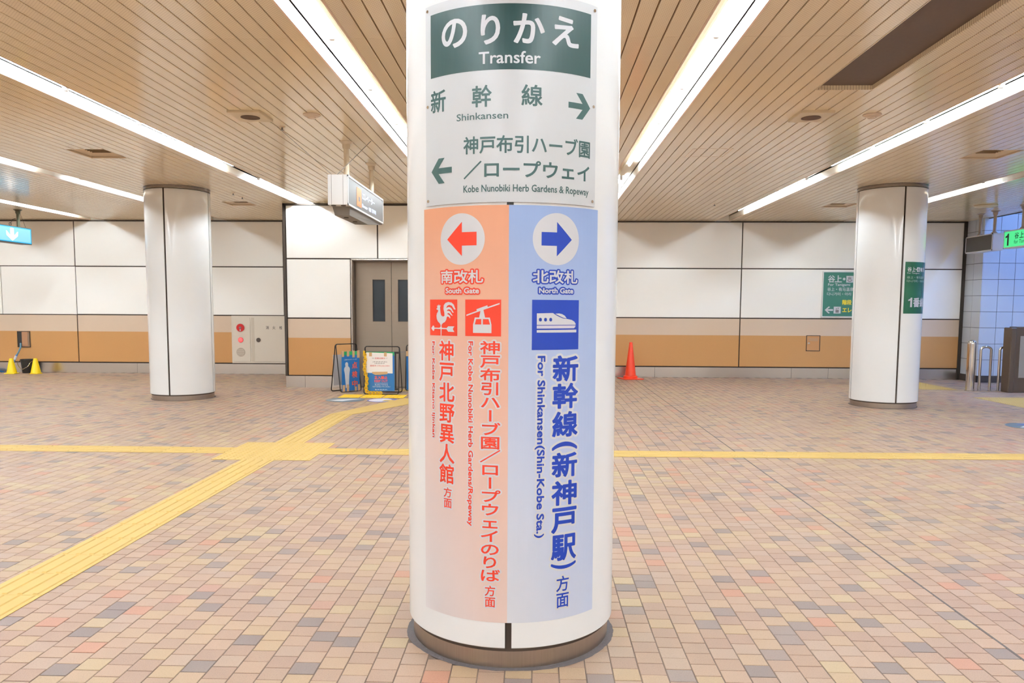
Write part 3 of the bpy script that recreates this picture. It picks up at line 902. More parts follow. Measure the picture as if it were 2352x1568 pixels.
def thin_arrow(r, left=False):
    u0, u1, v0, v1 = r; m_ = (v0 + v1) / 2; w = u1 - u0; h = v1 - v0; t = 0.115 * h * 1.0
    p = [(0, -t), (0.62, -t), (0.33, -h / 2), (0.62, -h / 2), (1.0, 0), (0.62, h / 2), (0.33, h / 2), (0.62, t), (0, t)]
    q = [((u1 - a * w) if left else (u0 + a * w), m_ + b) for a, b in p]
    return poly2d([q])
lay('arrow', thin_arrow(sc((0.219, 0.319, 2.070, 2.162))), S, 0.0006, M_ltxt, ts, 'green arrow pointing right')
lay('arrow', thin_arrow(sc((-0.319, -0.219, 1.838, 1.930)), True), S, 0.0006, M_ltxt, ts, 'green arrow pointing left')
bolt = MB().disc((0, 0, 0), 0.0055, 'y', 0.003, 14).mesh('bolt', M_chrome)
for s in (-0.338, 0.336):
    for z in (2.470, 2.125, 1.778):
        t = s / 0.436
        o = link('bolt', bolt, ts, ((RM + 0.0055) * math.sin(t), -(RM + 0.0055) * math.cos(t), z), (0, 0, t))

# ------------------------------------------------------------------ orange and blue direction sheets
SP_ = Cyl(RM)
def arrow_fat(u0, u1, ub, h1, h2, m_):
    """u0 tip, u1 tail, ub barb base, half heights of head and shaft"""
    return poly2d([[(u0, m_), (ub, m_ + h1), (ub, m_ + h2), (u1, m_ + h2), (u1, m_ - h2), (ub, m_ - h2), (ub, m_ - h1)]])
def column(chars, u0, u1, z1, z0, off, squash=0.97):
    n = len(chars); h = (z1 - z0) / n; gs = []
    for i, ch in enumerate(chars):
        zt = z1 - i * h
        g = text2d(ch, 0.0, 3)
        if ch == 'ー':
            v, f = g; v = [(0.5 + (y - 0.38), 0.38 - (x - 0.5)) for x, y in v]; g = (v, f)
        gs.append(fit(g, (u0, u1, zt - h, zt), cell=True))
    return join(gs), off * min(h, u1 - u0)
def line_g(parts):
    """[(text, rect, relative weight, rotated)] -> base glyphs and one stroke weight"""
    gs = []; w = 0
    for body, rect, off, rot in parts:
        u0, u1, v0, v1 = rect; w = off * ((u1 - u0) if rot else (v1 - v0))
        gs.append(fit(text2d(body, 0.0, 3), (u0 + w, u1 - w, v0 + w, v1 - w), rot))
    return join(gs), w
def both(g, parent, mt, r, hm=None):
    base, w = g
    lay('lettering_outline', halo(base, w + r), SP_, 0.0011, hm or M_halo, parent)
    lay('lettering', halo(base, w, 8), SP_, 0.0017, mt, parent)

os_ = thing('direction_poster', 'orange poster to the South Gate on the left of the central pillar', 'poster', (M0[0], M0[1], 0))
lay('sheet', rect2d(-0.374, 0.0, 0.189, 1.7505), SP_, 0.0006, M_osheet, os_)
lay('disc', disc2d(-0.1825, 1.6305, 0.094), SP_, 0.0010, M_halo, os_, 'white round field behind the arrow')
lay('arrow', arrow_fat(-0.244, -0.120, -0.179, 0.0625, 0.0245, 1.631), SP_, 0.0014, M_red, os_, 'thick red arrow pointing left')
g, w = line_g([('南改札', (-0.275, -0.094, 1.469, 1.5175), 0.024, False)]); g2, w2 = line_g([('South Gate', (-0.252, -0.110, 1.431, 1.452), 0.045, False)])
for q, ww in ((g, w), (g2, w2)):
    lay('lettering_outline', halo(q, ww + 0.005), SP_, 0.0011, M_red, os_); lay('lettering', halo(q, ww, 8), SP_, 0.0017, M_halo, os_)
bs_ = thing('direction_poster', 'light blue poster to the North Gate on the right of the central pillar', 'poster', (M0[0], M0[1], 0))
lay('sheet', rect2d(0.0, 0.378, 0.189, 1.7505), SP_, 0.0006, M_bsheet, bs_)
lay('disc', disc2d(0.1815, 1.631, 0.0945), SP_, 0.0010, M_halo, bs_, 'white round field behind the arrow')
lay('arrow', arrow_fat(0.243, 0.120, 0.180, 0.0625, 0.0245, 1.631), SP_, 0.0014, M_bprint, bs_, 'thick blue arrow pointing right')
g, w = line_g([('北改札', (0.088, 0.271, 1.469, 1.518), 0.024, False)]); g2, w2 = line_g([('North Gate', (0.112, 0.252, 1.433, 1.453), 0.045, False)])
for q, ww in ((g, w), (g2, w2)):
    lay('lettering_outline', halo(q, ww + 0.005), SP_, 0.0011, M_bprint, bs_); lay('lettering', halo(q, ww, 8), SP_, 0.0017, M_halo, bs_)

def smoothed(pts, it=2):
    for _ in range(it):
        q = []
        for i in range(len(pts)):
            a, b = pts[i], pts[(i + 1) % len(pts)]
            q += [(a[0] * .75 + b[0] * .25, a[1] * .75 + b[1] * .25), (a[0] * .25 + b[0] * .75, a[1] * .25 + b[1] * .75)]
        pts = q
    return pts
def icon(rect, box, polys, sm=0):
    """map drawing coordinates (x right, y down, in box) to the poster rectangle"""
    x0, x1, y0, y1 = box; u0, u1, v0, v1 = rect
    out = []
    for p in polys:
        q = [(u0 + (x - x0) / (x1 - x0) * (u1 - u0), v1 - (y - y0) / (y1 - y0) * (v1 - v0)) for x, y in p]
        out.append(smoothed(q, sm) if sm else q)
    return poly2d(out)
# weathercock pictogram
rc = (-0.337, -0.199, 1.273, 1.409); rb = (135, 436, 1037, 1432)
lay('pictogram_field', rect2d(*rc), SP_, 0.0010, M_red, os_, 'red square with white weathercock')
cock = [(217, 1137), (227, 1128), (228, 1118), (218, 1106), (229, 1110), (228, 1095), (238, 1106), (243, 1088), (249, 1103), (259, 1092), (256, 1107), (268, 1102), (260, 1118),
        (261, 1140), (264, 1180), (272, 1210), (292, 1223), (308, 1214), (306, 1180), (297, 1140), (300, 1100), (318, 1074), (348, 1064), (380, 1070), (404, 1094), (414, 1128), (421, 1143),
        (408, 1146), (398, 1130), (384, 1105), (358, 1095), (338, 1104), (328, 1124), (330, 1130), (346, 1118), (366, 1120), (384, 1138), (394, 1164), (404, 1179), (388, 1177), (376, 1154), (356, 1142), (338, 1150), (334, 1164),
        (348, 1158), (366, 1166), (378, 1190), (394, 1214), (376, 1208), (360, 1188), (344, 1184), (336, 1196), (350, 1200), (364, 1214), (369, 1232), (366, 1244), (354, 1226), (340, 1220), (332, 1228),
        (326, 1258), (312, 1282), (288, 1296), (278, 1312), (262, 1312), (254, 1296), (234, 1278), (221, 1250), (217, 1215), (222, 1190), (234, 1170), (238, 1155), (228, 1150), (222, 1150)]
gs = [icon(rc, rb, [cock])]
gs.append(icon(rc, rb, [[(264, 1305), (277, 1305), (274, 1432), (266, 1432)]]))
gs.append(icon(rc, rb, [[(185, 1347), (345, 1347), (345, 1360), (185, 1360)]]))
gs.append(icon(rc, rb, [[(150, 1354), (166, 1336), (172, 1325), (184, 1324), (191, 1338), (188, 1354), (191, 1370), (184, 1383), (172, 1382), (166, 1371)]], 1))
gs.append(icon(rc, rb, [[(325, 1355), (346, 1328), (408, 1327), (393, 1357), (408, 1389), (346, 1387)]]))
gs.append(icon(rc, rb, [[(252, 1346), (262, 1336), (280, 1340), (282, 1352), (270, 1362), (256, 1358)]], 1))
lay('pictogram', join(gs), SP_, 0.0015, M_halo, os_, 'white weathercock drawing')
# gondola pictogram
gc = (-0.165, -0.027, 1.274, 1.409); gb = (517, 906, 1037, 1438)
lay('pictogram_field', rect2d(*gc), SP_, 0.0010, M_red, os_, 'red square with white cable car')
gs = [icon(gc, gb, [[(531, 1203), (531, 1218), (890, 1088), (890, 1073)]]), icon(gc, gb, [[(644, 1143), (762, 1099), (766, 1121), (648, 1165)]]),
      icon(gc, gb, [[(692, 1140), (719, 1140), (738, 1236), (673, 1236)]]),
      icon(gc, gb, [[(626, 1233), (788, 1233), (806, 1312), (806, 1402), (606, 1402), (606, 1312)], [(641, 1250), (626, 1309), (697, 1309), (697, 1250)], [(714, 1250), (714, 1309), (790, 1309), (775, 1250)]])]
lay('pictogram', join(gs), SP_, 0.0015, M_halo, os_, 'white cable car drawing')
# train pictogram
tc_ = (0.0865, 0.2795, 1.2245, 1.409); tb_ = (946, 1279, 715, 1072)
lay('pictogram_field', rect2d(*tc_), SP_, 0.0010, M_bprint, bs_, 'blue square with white train')
gs = [icon(tc_, tb_, [[(977, 811), (1085, 808), (1104, 822), (1130, 836), (1160, 848), (1190, 851), (1222, 858), (1243, 870), (1253, 884), (1254, 893), (977, 893)],
                      smoothed([(991, 843), (991, 868), (1010, 868), (1010, 843)], 1), smoothed([(1025, 843), (1025, 868), (1044, 868), (1044, 843)], 1), smoothed([(1060, 843), (1060, 868), (1079, 868), (1079, 843)], 1)]),
      icon(tc_, tb_, [[(1100, 813), (1128, 811), (1150, 816), (1170, 828), (1184, 848), (1160, 843), (1132, 830)]]), icon(tc_, tb_, [[(977, 930), (1260, 928), (1260, 948), (977, 948)]])]
lay('pictogram', join(gs), SP_, 0.0015, M_halo, bs_, 'white bullet train drawing')
lay('pictogram', icon(tc_, tb_, [[(977, 898), (1254, 897), (1250, 910), (1240, 918), (977, 919)]]), SP_, 0.0015, M_ptrain, bs_, 'grey underside of the train drawing')
# vertical writing
both(line_g([('For Kobe Kitano Ijinkan', (-0.3285, -0.309, 0.879, 1.25), 0.035, True)]), os_, M_red, 0.0045)
both(column('神戸北野異人館', -0.286, -0.211, 1.256, 0.706, 0.020), os_, M_red, 0.0058)
both(column('方面', -0.265, -0.223, 0.694, 0.612, 0.014), os_, M_red, 0.0058)
both(line_g([('For Kobe Nunobiki Herb Gardens/Ropeway', (-0.158, -0.133, 0.556, 1.255), 0.035, True)]), os_, M_red, 0.0048)
both(column('神戸布引ハーブ園／ロープウェイのりば', -0.107, -0.026, 1.258, 0.346, 0.022), os_, M_red, 0.0058)
both(column('方面', -0.087, -0.043, 0.333, 0.247, 0.014), os_, M_red, 0.0058)
both(line_g([('For Shinkansen(Shin-Kobe Sta.)', (0.100, 0.139, 0.515, 1.203), 0.035, True)]), bs_, M_bprint, 0.0075)
zs = [(1.203, 1.105), (1.099, 1.003), (0.992, 0.895), (0.877, 0.845), (0.836, 0.741), (0.728, 0.633), (0.624, 0.526), (0.519, 0.418), (0.409, 0.385)]
gs = []
for ch, (a, b) in zip('新幹線(新神戸駅)', zs):
    if ch in '()': gs.append(fit(text2d(ch, 0.0, 5), (0.171, 0.276, b + 0.003, a - 0.003), rot=True))
    else: gs.append(fit(text2d(ch, 0.0, 4), (0.171, 0.277, b + 0.003, a - 0.003)))
both((join(gs), 0.0032), bs_, M_bprint, 0.0085)
both(column('方面', 0.190, 0.250, 0.359, 0.231, 0.016), bs_, M_bprint, 0.0075)
# black strip standing for the dark seam gap between plate and posters
lay('seam_strip', rect2d(-0.006, 0.016, 1.7505, 1.762), SP_, 0.0012, M_black, ts, 'short black strip at the pillar seam')

# ------------------------------------------------------------------ green sign wrapped on the right pillar
gsn = thing('pillar_sign', 'green wraparound sign for track one on the right pillar', 'sign', (PR[0], PR[1], 0))
S2 = Cyl(RF)
lay('sheet', rect2d(0.020, 0.70, 1.326, 2.033), S2, 0.0015, M_sgreen2, gsn)
for ch, r in (('谷', (0.053, 0.115, 1.900, 1.962)), ('上', (0.122, 0.178, 1.900, 1.962)), ('・', (0.183, 0.2, 1.92, 1.94)), ('有', (0.278, 0.34, 1.90, 1.96)), ('馬', (0.348, 0.41, 1.90, 1.96))):
    lay('lettering', bt(ch, 0.022, r), S2, 0.003, M_wtxt, gsn)
lay('symbol_field', rect2d(0.207, 0.270, 1.90, 1.96), S2, 0.003, M_wtxt, gsn)
lay('symbol', bt('♨', 0.01, (0.218, 0.259, 1.91, 1.95)), S2, 0.004, M_sgreen2, gsn)
lay('lettering', bt('For Tanigami', 0.012, (0.053, 0.262, 1.866, 1.889), res=2), S2, 0.003, M_wtxt, gsn)
lay('lettering', bt('谷上・有马温泉', 0.012, (0.050, 0.40, 1.805, 1.840), res=2), S2, 0.003, mat('pale_green_lettering', (150, 180, 168), 0.5), gsn)
lay('lettering', bt('다니가미・아리마', 0.012, (0.050, 0.42, 1.755, 1.788), res=2), S2, 0.003, bpy.data.materials['pale_green_lettering'], gsn)
lay('lettering', one2d((0.085, 0.148, 1.415, 1.545)), S2, 0.003, M_wtxt, gsn)
for ch, r in (('番', (0.164, 0.298, 1.415, 1.546)), ('線', (0.308, 0.44, 1.415, 1.546))):
    lay('lettering', bt(ch, 0.032, r, res=4), S2, 0.003, M_wtxt, gsn)

# ------------------------------------------------------------------ green sign board on the far wall
wy = D - 0.022
wsg = thing('wall_sign', 'green board with white and yellow writing on the far wall beside the right pillar', 'sign', (5.68, wy, 1.242))
MB().box(-0.018, 1.22, -0.022, 0, -0.022, 0.885, c=0.003).build('frame', M_white, wsg)
P = Plane((0, -0.022, 0), (1, 0, 0), (0, -1, 0))
lay('face', rect2d(0, 1.2, 0, 0.866), P, 0.001, M_sgreen, wsg)
def wr(c0, c1, r0, r1): return ((c0 - 170) * 0.00065, (c1 - 170) * 0.00065, (1455 - r1) * 0.000655, (1455 - r0) * 0.000655)
def wt(body, r, m=M_wtxt, off=0.02, h=0.002, res=3): lay('lettering', bt(body, off, wr(*r), res=res), P, h, m, wsg)
wt('谷', (297, 510, 225, 440), off=0.028); wt('上', (500, 718, 225, 435), off=0.03)
lay('lettering', disc2d((783 - 170) * 0.00065, (1455 - 335) * 0.000655, 0.026, 24), P, 0.002, M_wtxt, wsg)
lay('symbol_field', rect2d(*wr(848, 1055, 240, 440)), P, 0.002, M_wtxt, wsg)
wt('♨', (880, 1020, 262, 415), M_greytxt, 0.0, 0.003)
wt('For Tanigami', (305, 970, 465, 565)); wt('谷上・有马温泉', (290, 1075, 585, 700), off=0.01); wt('다니가미・아리', (285, 1010, 735, 835), off=0.01)
wt('階段', (755, 1035, 955, 1110), M_ytxt, 0.035); wt('エレ', (765, 1045, 1200, 1335), M_ytxt, 0.04)
a = wr(235, 485, 1160, 1372)
u0, u1, v0, v1 = a; m_ = (v0 + v1) / 2; t = 0.017
lay('arrow', poly2d([[(u0, m_), (u0 + 0.075, v1), (u0 + 0.105, v1 - 0.010), (u0 + 0.052, m_ + t), (u1, m_ + t), (u1, m_ - t), (u0 + 0.052, m_ - t), (u0 + 0.105, v0 + 0.010), (u0 + 0.075, v0)]]), P, 0.002, M_wtxt, wsg)
lay('symbol_field', rect2d(*wr(505, 718, 1165, 1370)), P, 0.002, M_wtxt, wsg)
a = wr(560, 660, 1200, 1345)
lay('symbol', join([rect2d(a[0], a[1], a[2], a[2] + 0.055), poly2d([[(a[0], a[3] - 0.03), (a[0] + 0.015, a[3]), (a[0] + 0.03, a[3] - 0.03)]]), poly2d([[(a[1] - 0.03, a[3]), (a[1] - 0.015, a[3] - 0.03), (a[1], a[3])]])]), P, 0.003, M_greytxt, wsg)

# ------------------------------------------------------------------ fire hydrant cabinet
fc = thing('fire_hydrant_cabinet', 'cream steel fire hydrant cabinet with red alarm button and lamp in the far wall', 'cabinet', (-6.18, D - 0.022, 0.222))
M_cab = mat('cabinet_cream', (216, 207, 193), 0.4)
MB().box(0, 1.75, -0.03, -0.0005, 0, 0.965, c=0.004).build('case', M_cab, fc)
MB().box(0.035, 0.385, -0.038, -0.03, 0.035, 0.93, c=0.003).build('left_panel', M_cab, fc)
dd = MB().box(0.41, 1.35, -0.038, -0.03, 0.035, 0.93, c=0.003).build('door', M_cab, fc)
MB().box(0.412, 0.47, -0.041, -0.037, 0.037, 0.928).build('hinge_strip', mat('cabinet_shade', (200, 190, 174), 0.4), dd)
x_ = lambda X: X + 6.18
z_ = lambda Z: Z - 0.222
b_ = MB().disc((0.19, -0.038, z_(0.945)), 0.08, 'y', 0.02, 28).build('alarm_button', mat('alarm_red', (200, 30, 34), 0.3), fc)
MB().disc((0.19, -0.058, z_(0.945)), 0.022, 'y', 0.008, 16).build('button_cap', M_greytxt, b_)
MB().box(0.178, 0.202, -0.061, -0.057, z_(0.88), z_(0.912)).build('button_mark', M_wtxt, b_)
mb = MB(); mb.disc((0.19, -0.038, z_(0.698)), 0.052, 'y', 0.012, 24); mb.build('lamp_base', mat('lamp_red', (190, 20, 30), 0.3), fc)
mb = MB()
for q in range(6):
    t0, t1 = q * 15, (q + 1) * 15
    r0, r1 = 0.044 * math.cos(math.radians(t0)), 0.044 * math.cos(math.radians(t1)); y0, y1 = -0.05 - 0.03 * math.sin(math.radians(t0)), -0.05 - 0.03 * math.sin(math.radians(t1))
    for j in range(20):
        a, b = 2 * PI * j / 20, 2 * PI * (j + 1) / 20
        mb.quad((0.19 + r0 * math.cos(a), y0, z_(0.698) + r0 * math.sin(a)), (0.19 + r0 * math.cos(b), y0, z_(0.698) + r0 * math.sin(b)), (0.19 + r1 * math.cos(b), y1, z_(0.698) + r1 * math.sin(b)), (0.19 + r1 * math.cos(a), y1, z_(0.698) + r1 * math.sin(a)))
o = mb.build('lamp_dome', emit('red_lamp_glow', (255, 60, 60), 2.6), fc); o['label'] = 'glowing red lamp dome'
bl = MB().disc((0.185, -0.038, z_(0.448)), 0.088, 'y', 0.006, 32).build('bell_grille', mat('bell_grey', (176, 162, 146), 0.5, metal=0.3), fc)
mb = MB()
for q in range(7):
    z = z_(0.448) - 0.06 + 0.02 * q; hw = math.sqrt(max(0.08 ** 2 - (z - z_(0.448)) ** 2, 0)); mb.box(0.185 - hw, 0.185 + hw, -0.0455, -0.043, z - 0.003, z + 0.003)
mb.build('grille_bar', M_cab, bl)
MB().disc((0.555, -0.038, z_(0.698)), 0.044, 'y', 0.012, 24).build('door_knob', mat('dark_knob', (84, 76, 72), 0.4, metal=0.5), fc)
Pf = Plane((0, -0.038, 0), (1, 0, 0), (0, -1, 0))
for ch, X in (('消', -5.44), ('火', -5.305), ('栓', -5.165)):
    lay('lettering', fit(text2d(ch, 0.015), (x_(X) - 0.03, x_(X) + 0.03, z_(0.915), z_(0.985))), Pf, 0.001, mat('black_lettering', (70, 64, 60), 0.6) if ch == '消' else bpy.data.materials['black_lettering'], fc)

# ------------------------------------------------------------------ wall hatches
r = thing('access_hatch', 'small closed access hatch in the brown band left of the right pillar', 'hatch', (5.39, D - 0.022, 0.545))
mb = MB()
for q in ((0, 0.275, 0, 0.012), (0, 0.275, 0.303, 0.315), (0, 0.012, 0, 0.315), (0.263, 0.275, 0, 0.315)): mb.box(q[0], q[1], -0.006, 0.002, q[2], q[3])
mb.build('frame', M_trim, r)
MB().box(0.014, 0.261, -0.004, 0.002, 0.014, 0.301, c=0.002).build('door', mat('hatch_brown', (196, 142, 92), 0.4), r)
MB().box(0.05, 0.23, -0.008, -0.003, 0.20, 0.26).build('name_plate', mat('tan_plate', (186, 146, 110), 0.4), r)
MB().box(0.03, 0.075, -0.009, -0.003, 0.145, 0.175).build('lock', M_stain, r)
r = thing('access_hatch', 'small open access hatch above the black bucket and yellow cones', 'hatch', (-10.645, D - 0.022, 0.515))
mb = MB()
for q in ((0, 0.27, 0, 0.014), (0, 0.27, 0.317, 0.331), (0, 0.014, 0, 0.331), (0.256, 0.27, 0, 0.331)): mb.box(q[0], q[1], -0.012, 0.002, q[2], q[3])
mb.build('frame', M_trim, r)
MB().box(0.014, 0.10, -0.007, 0.002, 0.014, 0.317).build('opening', M_black, r)  # flat black plate, painted darkness of the recess behind the hatch
MB().box(0.10, 0.225, -0.020, -0.006, 0.016, 0.315, c=0.002).build('door', mat('hatch_door_brown', (168, 124, 92), 0.35), r)
MB().box(0.232, 0.244, -0.018, -0.006, 0.03, 0.30).build('hinge', M_chrome, r)

# ------------------------------------------------------------------ cones, bucket, mop
def cone(name, label, loc, R, hgt, rt, base, mt, collar=True, rz=0.1):
    r = thing(name, label, 'traffic cone', loc, rz)
    mb = MB(); mb.box(-base, base, -base, base, 0, 0.016, c=0.006); mb.build('base', mt, r)
    pr = [(R * 1.02, 0.014)]
    if collar: pr = [(R * 1.28, 0.014), (R * 1.28, 0.055), (R * 1.22, 0.062), (R, 0.066)]
    pr += [(rt * 1.1, hgt - 0.012), (rt, hgt - 0.002), (rt * 0.8, hgt)]
    MB().lathe(pr, 32).build('cone_body', mt, r, smooth=True)
    return r
cone('traffic_cone', 'tall orange red traffic cone by the far wall right of the central pillar', (1.862, 15.2, 0), 0.108, 0.72, 0.028, 0.205, M_cone, True, 0.25)
cone('traffic_cone', 'small yellow cone, left of the black bucket', (-10.548, 15.25, 0), 0.094, 0.31, 0.032, 0.10, M_cone2, False)
cone('traffic_cone', 'small yellow cone, right of the black bucket', (-10.065, 15.27, 0), 0.094, 0.312, 0.032, 0.085, M_cone2, False, 0.0)
r = thing('bucket', 'black bucket between the two yellow cones', 'bucket', (-10.37, 15.49, 0))
MB().lathe([(0.10, 0.0), (0.103, 0.004), (0.128, 0.262), (0.138, 0.266), (0.138, 0.280), (0.126, 0.280), (0.098, 0.01)], 32, caps=False).build('body', M_black, r, smooth=True)
MB().lathe([(0.1, 0.002), (0.1, 0.008)], 32).build('bottom', M_black, r)
mb = MB(); mb.tube([(-0.135 * math.cos(PI * t / 14), -0.12 - 0.03 * math.sin(PI * t / 14) if 0 < t < 14 else -0.03, 0.255 - 0.17 * math.sin(PI * t / 14) * (1 if t < 8 else 0.9)) for t in range(15)], 0.006, 6)
mb.build('handle', M_chrome, r, smooth=True)
r = thing('mop', 'blue and white hose end leaning from the open hatch to the floor', 'hose', (-10.56, 15.55, 0))
MB().tube([(0.005, 0.02, 0.60), (0.03, -0.02, 0.52), (0.005, -0.06, 0.42), (-0.02, -0.08, 0.36)], 0.016, 8).build('hose', mat('teal_hose', (84, 126, 146), 0.5), r, smooth=True)
MB().tube([(-0.02, -0.08, 0.37), (-0.027, -0.085, 0.345)], 0.02, 10).build('sleeve', mat('blue_sleeve', (70, 120, 200), 0.5), r)
MB().tube([(-0.027, -0.085, 0.345), (-0.05, -0.10, 0.27)], 0.026, 10).build('coupling', M_wtxt, r)
MB().tube([(-0.05, -0.10, 0.27), (-0.08, -0.12, 0.16), (-0.10, -0.14, 0.05), (-0.13, -0.13, 0.012), (-0.18, -0.12, 0.012)], 0.012, 8).build('hose', mat('blue_hose', (96, 134, 190), 0.5), r, smooth=True)
cl_ = MB()
rr = random.Random(3)
for q in range(26):
    a = -0.95 + q * 0.022; cl_.tube([(a + rr.uniform(-.02, .02), -0.06 + rr.uniform(-.05, .05), 0.01), (a + 0.05, -0.05 + rr.uniform(-.04, .04), rr.uniform(.02, .06)), (a + 0.12, -0.04 + rr.uniform(-.05, .05), 0.012)], 0.014, 6)
o = cl_.build('blue_cloth', mat('blue_net', (36, 110, 170), 0.7), None, loc=(-10.6, 15.5, 0)); tag(o, 'crumpled blue net on the floor at the left edge behind the yellow cone', 'net')

# ------------------------------------------------------------------ tactile paving
def tac_bar(long_y=True):
    mb = MB(); h = 0.150 - 0.001
    mb.box(-h, h, -h, h, 0.0, 0.0035, c=0.0012)
    for q in range(4):
        a = -0.1125 + 0.075 * q
        i = len(mb.v); z0, z1 = 0.0032, 0.0085; w0, w1, l0, l1 = 0.0145, 0.0095, 0.142, 0.137
        if long_y: P8 = [(a - w0, -l0, z0), (a + w0, -l0, z0), (a + w0, l0, z0), (a - w0, l0, z0), (a - w1, -l1, z1), (a + w1, -l1, z1), (a + w1, l1, z1), (a - w1, l1, z1)]
        else: P8 = [(-l0, a - w0, z0), (l0, a - w0, z0), (l0, a + w0, z0), (-l0, a + w0, z0), (-l1, a - w1, z1), (l1, a - w1, z1), (l1, a + w1, z1), (-l1, a + w1, z1)]
        mb.v += P8; mb.f += [tuple(i + k for k in g) for g in ((4, 5, 6, 7), (0, 1, 5, 4), (1, 2, 6, 5), (2, 3, 7, 6), (3, 0, 4, 7))]; mb.m += [0] * 5
    return mb.mesh('tile', M_yel)
def tac_dot(mt=None):
    mb = MB(); h = 0.150 - 0.0008; mb.box(-h, h, -h, h, 0.0, 0.0035, c=0.0012)
    for a in range(5):
        for b in range(5):
            mb.lathe([(0.011, 0.0033), (0.006, 0.0075)], 6, c=(-0.12 + 0.06 * a, -0.12 + 0.06 * b))
    return mb.mesh('tile', mt or M_yel)
TB, TH, TD = tac_bar(True), tac_bar(False), tac_dot()
def strip(name, label, mesh, pts, group='tactile paving', rz=0.0):
    r = thing(name, label, 'tactile paving', (pts[0][0], pts[0][1], 0.0006), group=group)
    for x, y in pts:
        o = bpy.data.objects.new('tile', mesh); COL.objects.link(o); o.parent = r; o.location = (x - pts[0][0], y - pts[0][1], 0); o.rotation_euler = (0, 0, rz)
    return r
strip('tactile_strip', 'yellow ribbed guide strip running from the lower left corner to the yellow square', TB, [(-2.49, 6.665 - 0.3 * i) for i in range(20)])
strip('tactile_strip', 'yellow ribbed guide strip running on from the yellow square towards the lift', TB, [(-2.49, 7.86 + 0.3 * i) for i in range(7)])
strip('tactile_block', 'yellow dotted tactile square where the guide strips cross', TD, [(-2.77 + 0.3 * i, 6.96 + 0.3 * j) for i in range(3) for j in range(3)])
strip('tactile_strip', 'yellow guide strip across the floor left of the yellow square', TH, [(-3.07 - 0.3 * i, 7.262) for i in range(18)])
strip('tactile_strip', 'yellow guide strip across the floor right of the yellow square', TH, [(-1.87 + 0.3 * i, 7.265 + 0.0045 * i) for i in range(28)])
bd = thing('tactile_strip', 'smooth yellow diagonal strip bending from the guide strip towards the lift mats', 'tactile paving', (0, 0, 0.0006), group='tactile paving')
def slab(mb, pts, h=0.0045):
    i = len(mb.v); n = len(pts)
    mb.v += [(x, y, 0) for x, y in pts] + [(x, y, h) for x, y in pts]
    mb.f.append(tuple(i + n + k for k in range(n))); mb.f.append(tuple(i + k for k in range(n))[::-1])
    mb.f += [(i + k, i + (k + 1) % n, i + n + (k + 1) % n, i + n + k) for k in range(n)]; mb.m += [0] * (n + 2)
A = [(-2.64, 9.81), (-2.34, 9.81)]
L_ = [(-2.64, 9.815), (-2.42, 10.42), (-2.20, 11.02), (-1.98, 11.62)]; R_ = [(-2.34, 9.815), (-2.11, 10.22), (-1.84, 10.82), (-1.66, 11.42)]
for q in range(3):
    mb = MB(); slab(mb, [(L_[q][0], L_[q][1] + 0.002), (R_[q][0], R_[q][1] + 0.002), R_[q + 1], L_[q + 1]]); mb.build('tile', M_yel, bd)
strip('tactile_strip', 'pale yellow tactile tiles before the lift door, past the chain', TD, [(-1.80, 11.85), (-1.80, 12.15), (-1.80, 12.45), (-2.1, 12.75), (-1.8, 12.75)])
strip('tactile_block', 'yellow dotted tactile patch on the floor right of the right pillar', TD, [(6.87 + 0.3 * i, 13.75 + 0.3 * j) for i in range(2) for j in range(5)])
strip('tactile_block', 'yellow dotted tactile patch at the right edge before the steel bollard', TD, [(7.08 + 0.3 * i, 12.27 - 0.3 * j) for i in range(5) for j in range(5)])
# bright rubber mats and floor stickers in front of the lift
MATY = tac_dot(M_yel2)
for i, lb in enumerate(('leftmost bright yellow rubber mat before the lift signs', 'middle bright yellow rubber mat, under the chain end', 'rightmost bright yellow rubber mat before the lift signs')):
    o = bpy.data.objects.new('rubber_mat', MATY); COL.objects.link(o); o.location = (-2.845 + 0.342 * i, 11.83, 0.002); o.rotation_euler = (0, 0, 0)
    o.scale = (1.06, 1.35, 1.4); tag(o, lb, 'mat', 'bright yellow mats')
def floor_sticker(label, x, y, rx, ry, mt, marks):
    r = thing('floor_sticker', label, 'floor sticker', (x, y, 0.0012))
    mb = MB(); mb.v = [(rx * math.cos(2 * PI * i / 40), ry * math.sin(2 * PI * i / 40), 0.0) for i in range(40)]; mb.v += [(a, b, 0.0012) for a, b, _ in mb.v]
    mb.f = [tuple(range(40, 80)), tuple(range(40))[::-1]] + [(i, (i + 1) % 40, 40 + (i + 1) % 40, 40 + i) for i in range(40)]; mb.m = [0] * 42
    mb.build('sheet', mt, r)
    for k, (pts, m2) in enumerate(marks):
        mb = MB(); slab(mb, pts, 0.0006); o = mb.build('printed_mark', m2, r, loc=(0, 0, 0.0013 + 0.0007 * k))
M_stick = mat('sticker_grey_blue', (92, 106, 116), 0.4, vary=(14, 0.35))
floor_sticker('round grey and white floor sticker, left of the two before the lift', -2.82, 11.36, 0.285, 0.27, M_stick,
              [([(-0.2, -0.1), (0.0, -0.16), (0.1, 0.0), (0.22, 0.1), (0.05, 0.12), (-0.12, 0.02)], M_wtxt), ([(-0.1, 0.05), (0.0, 0.1), (0.12, 0.2), (-0.08, 0.18)], M_greytxt)])
floor_sticker('round blue floor sticker with a yellow mark, right of the two before the lift', -2.265, 11.36, 0.225, 0.24, M_lblue,
              [(([(0.17 * math.cos(2 * PI * i / 24) - 0.03, 0.19 * math.sin(2 * PI * i / 24)) for i in range(24)]), mat('sticker_white', (206, 204, 214), 0.5)), ([(0.02, -0.14), (0.16, -0.12), (0.17, 0.04), (0.03, 0.02)], M_yel)])
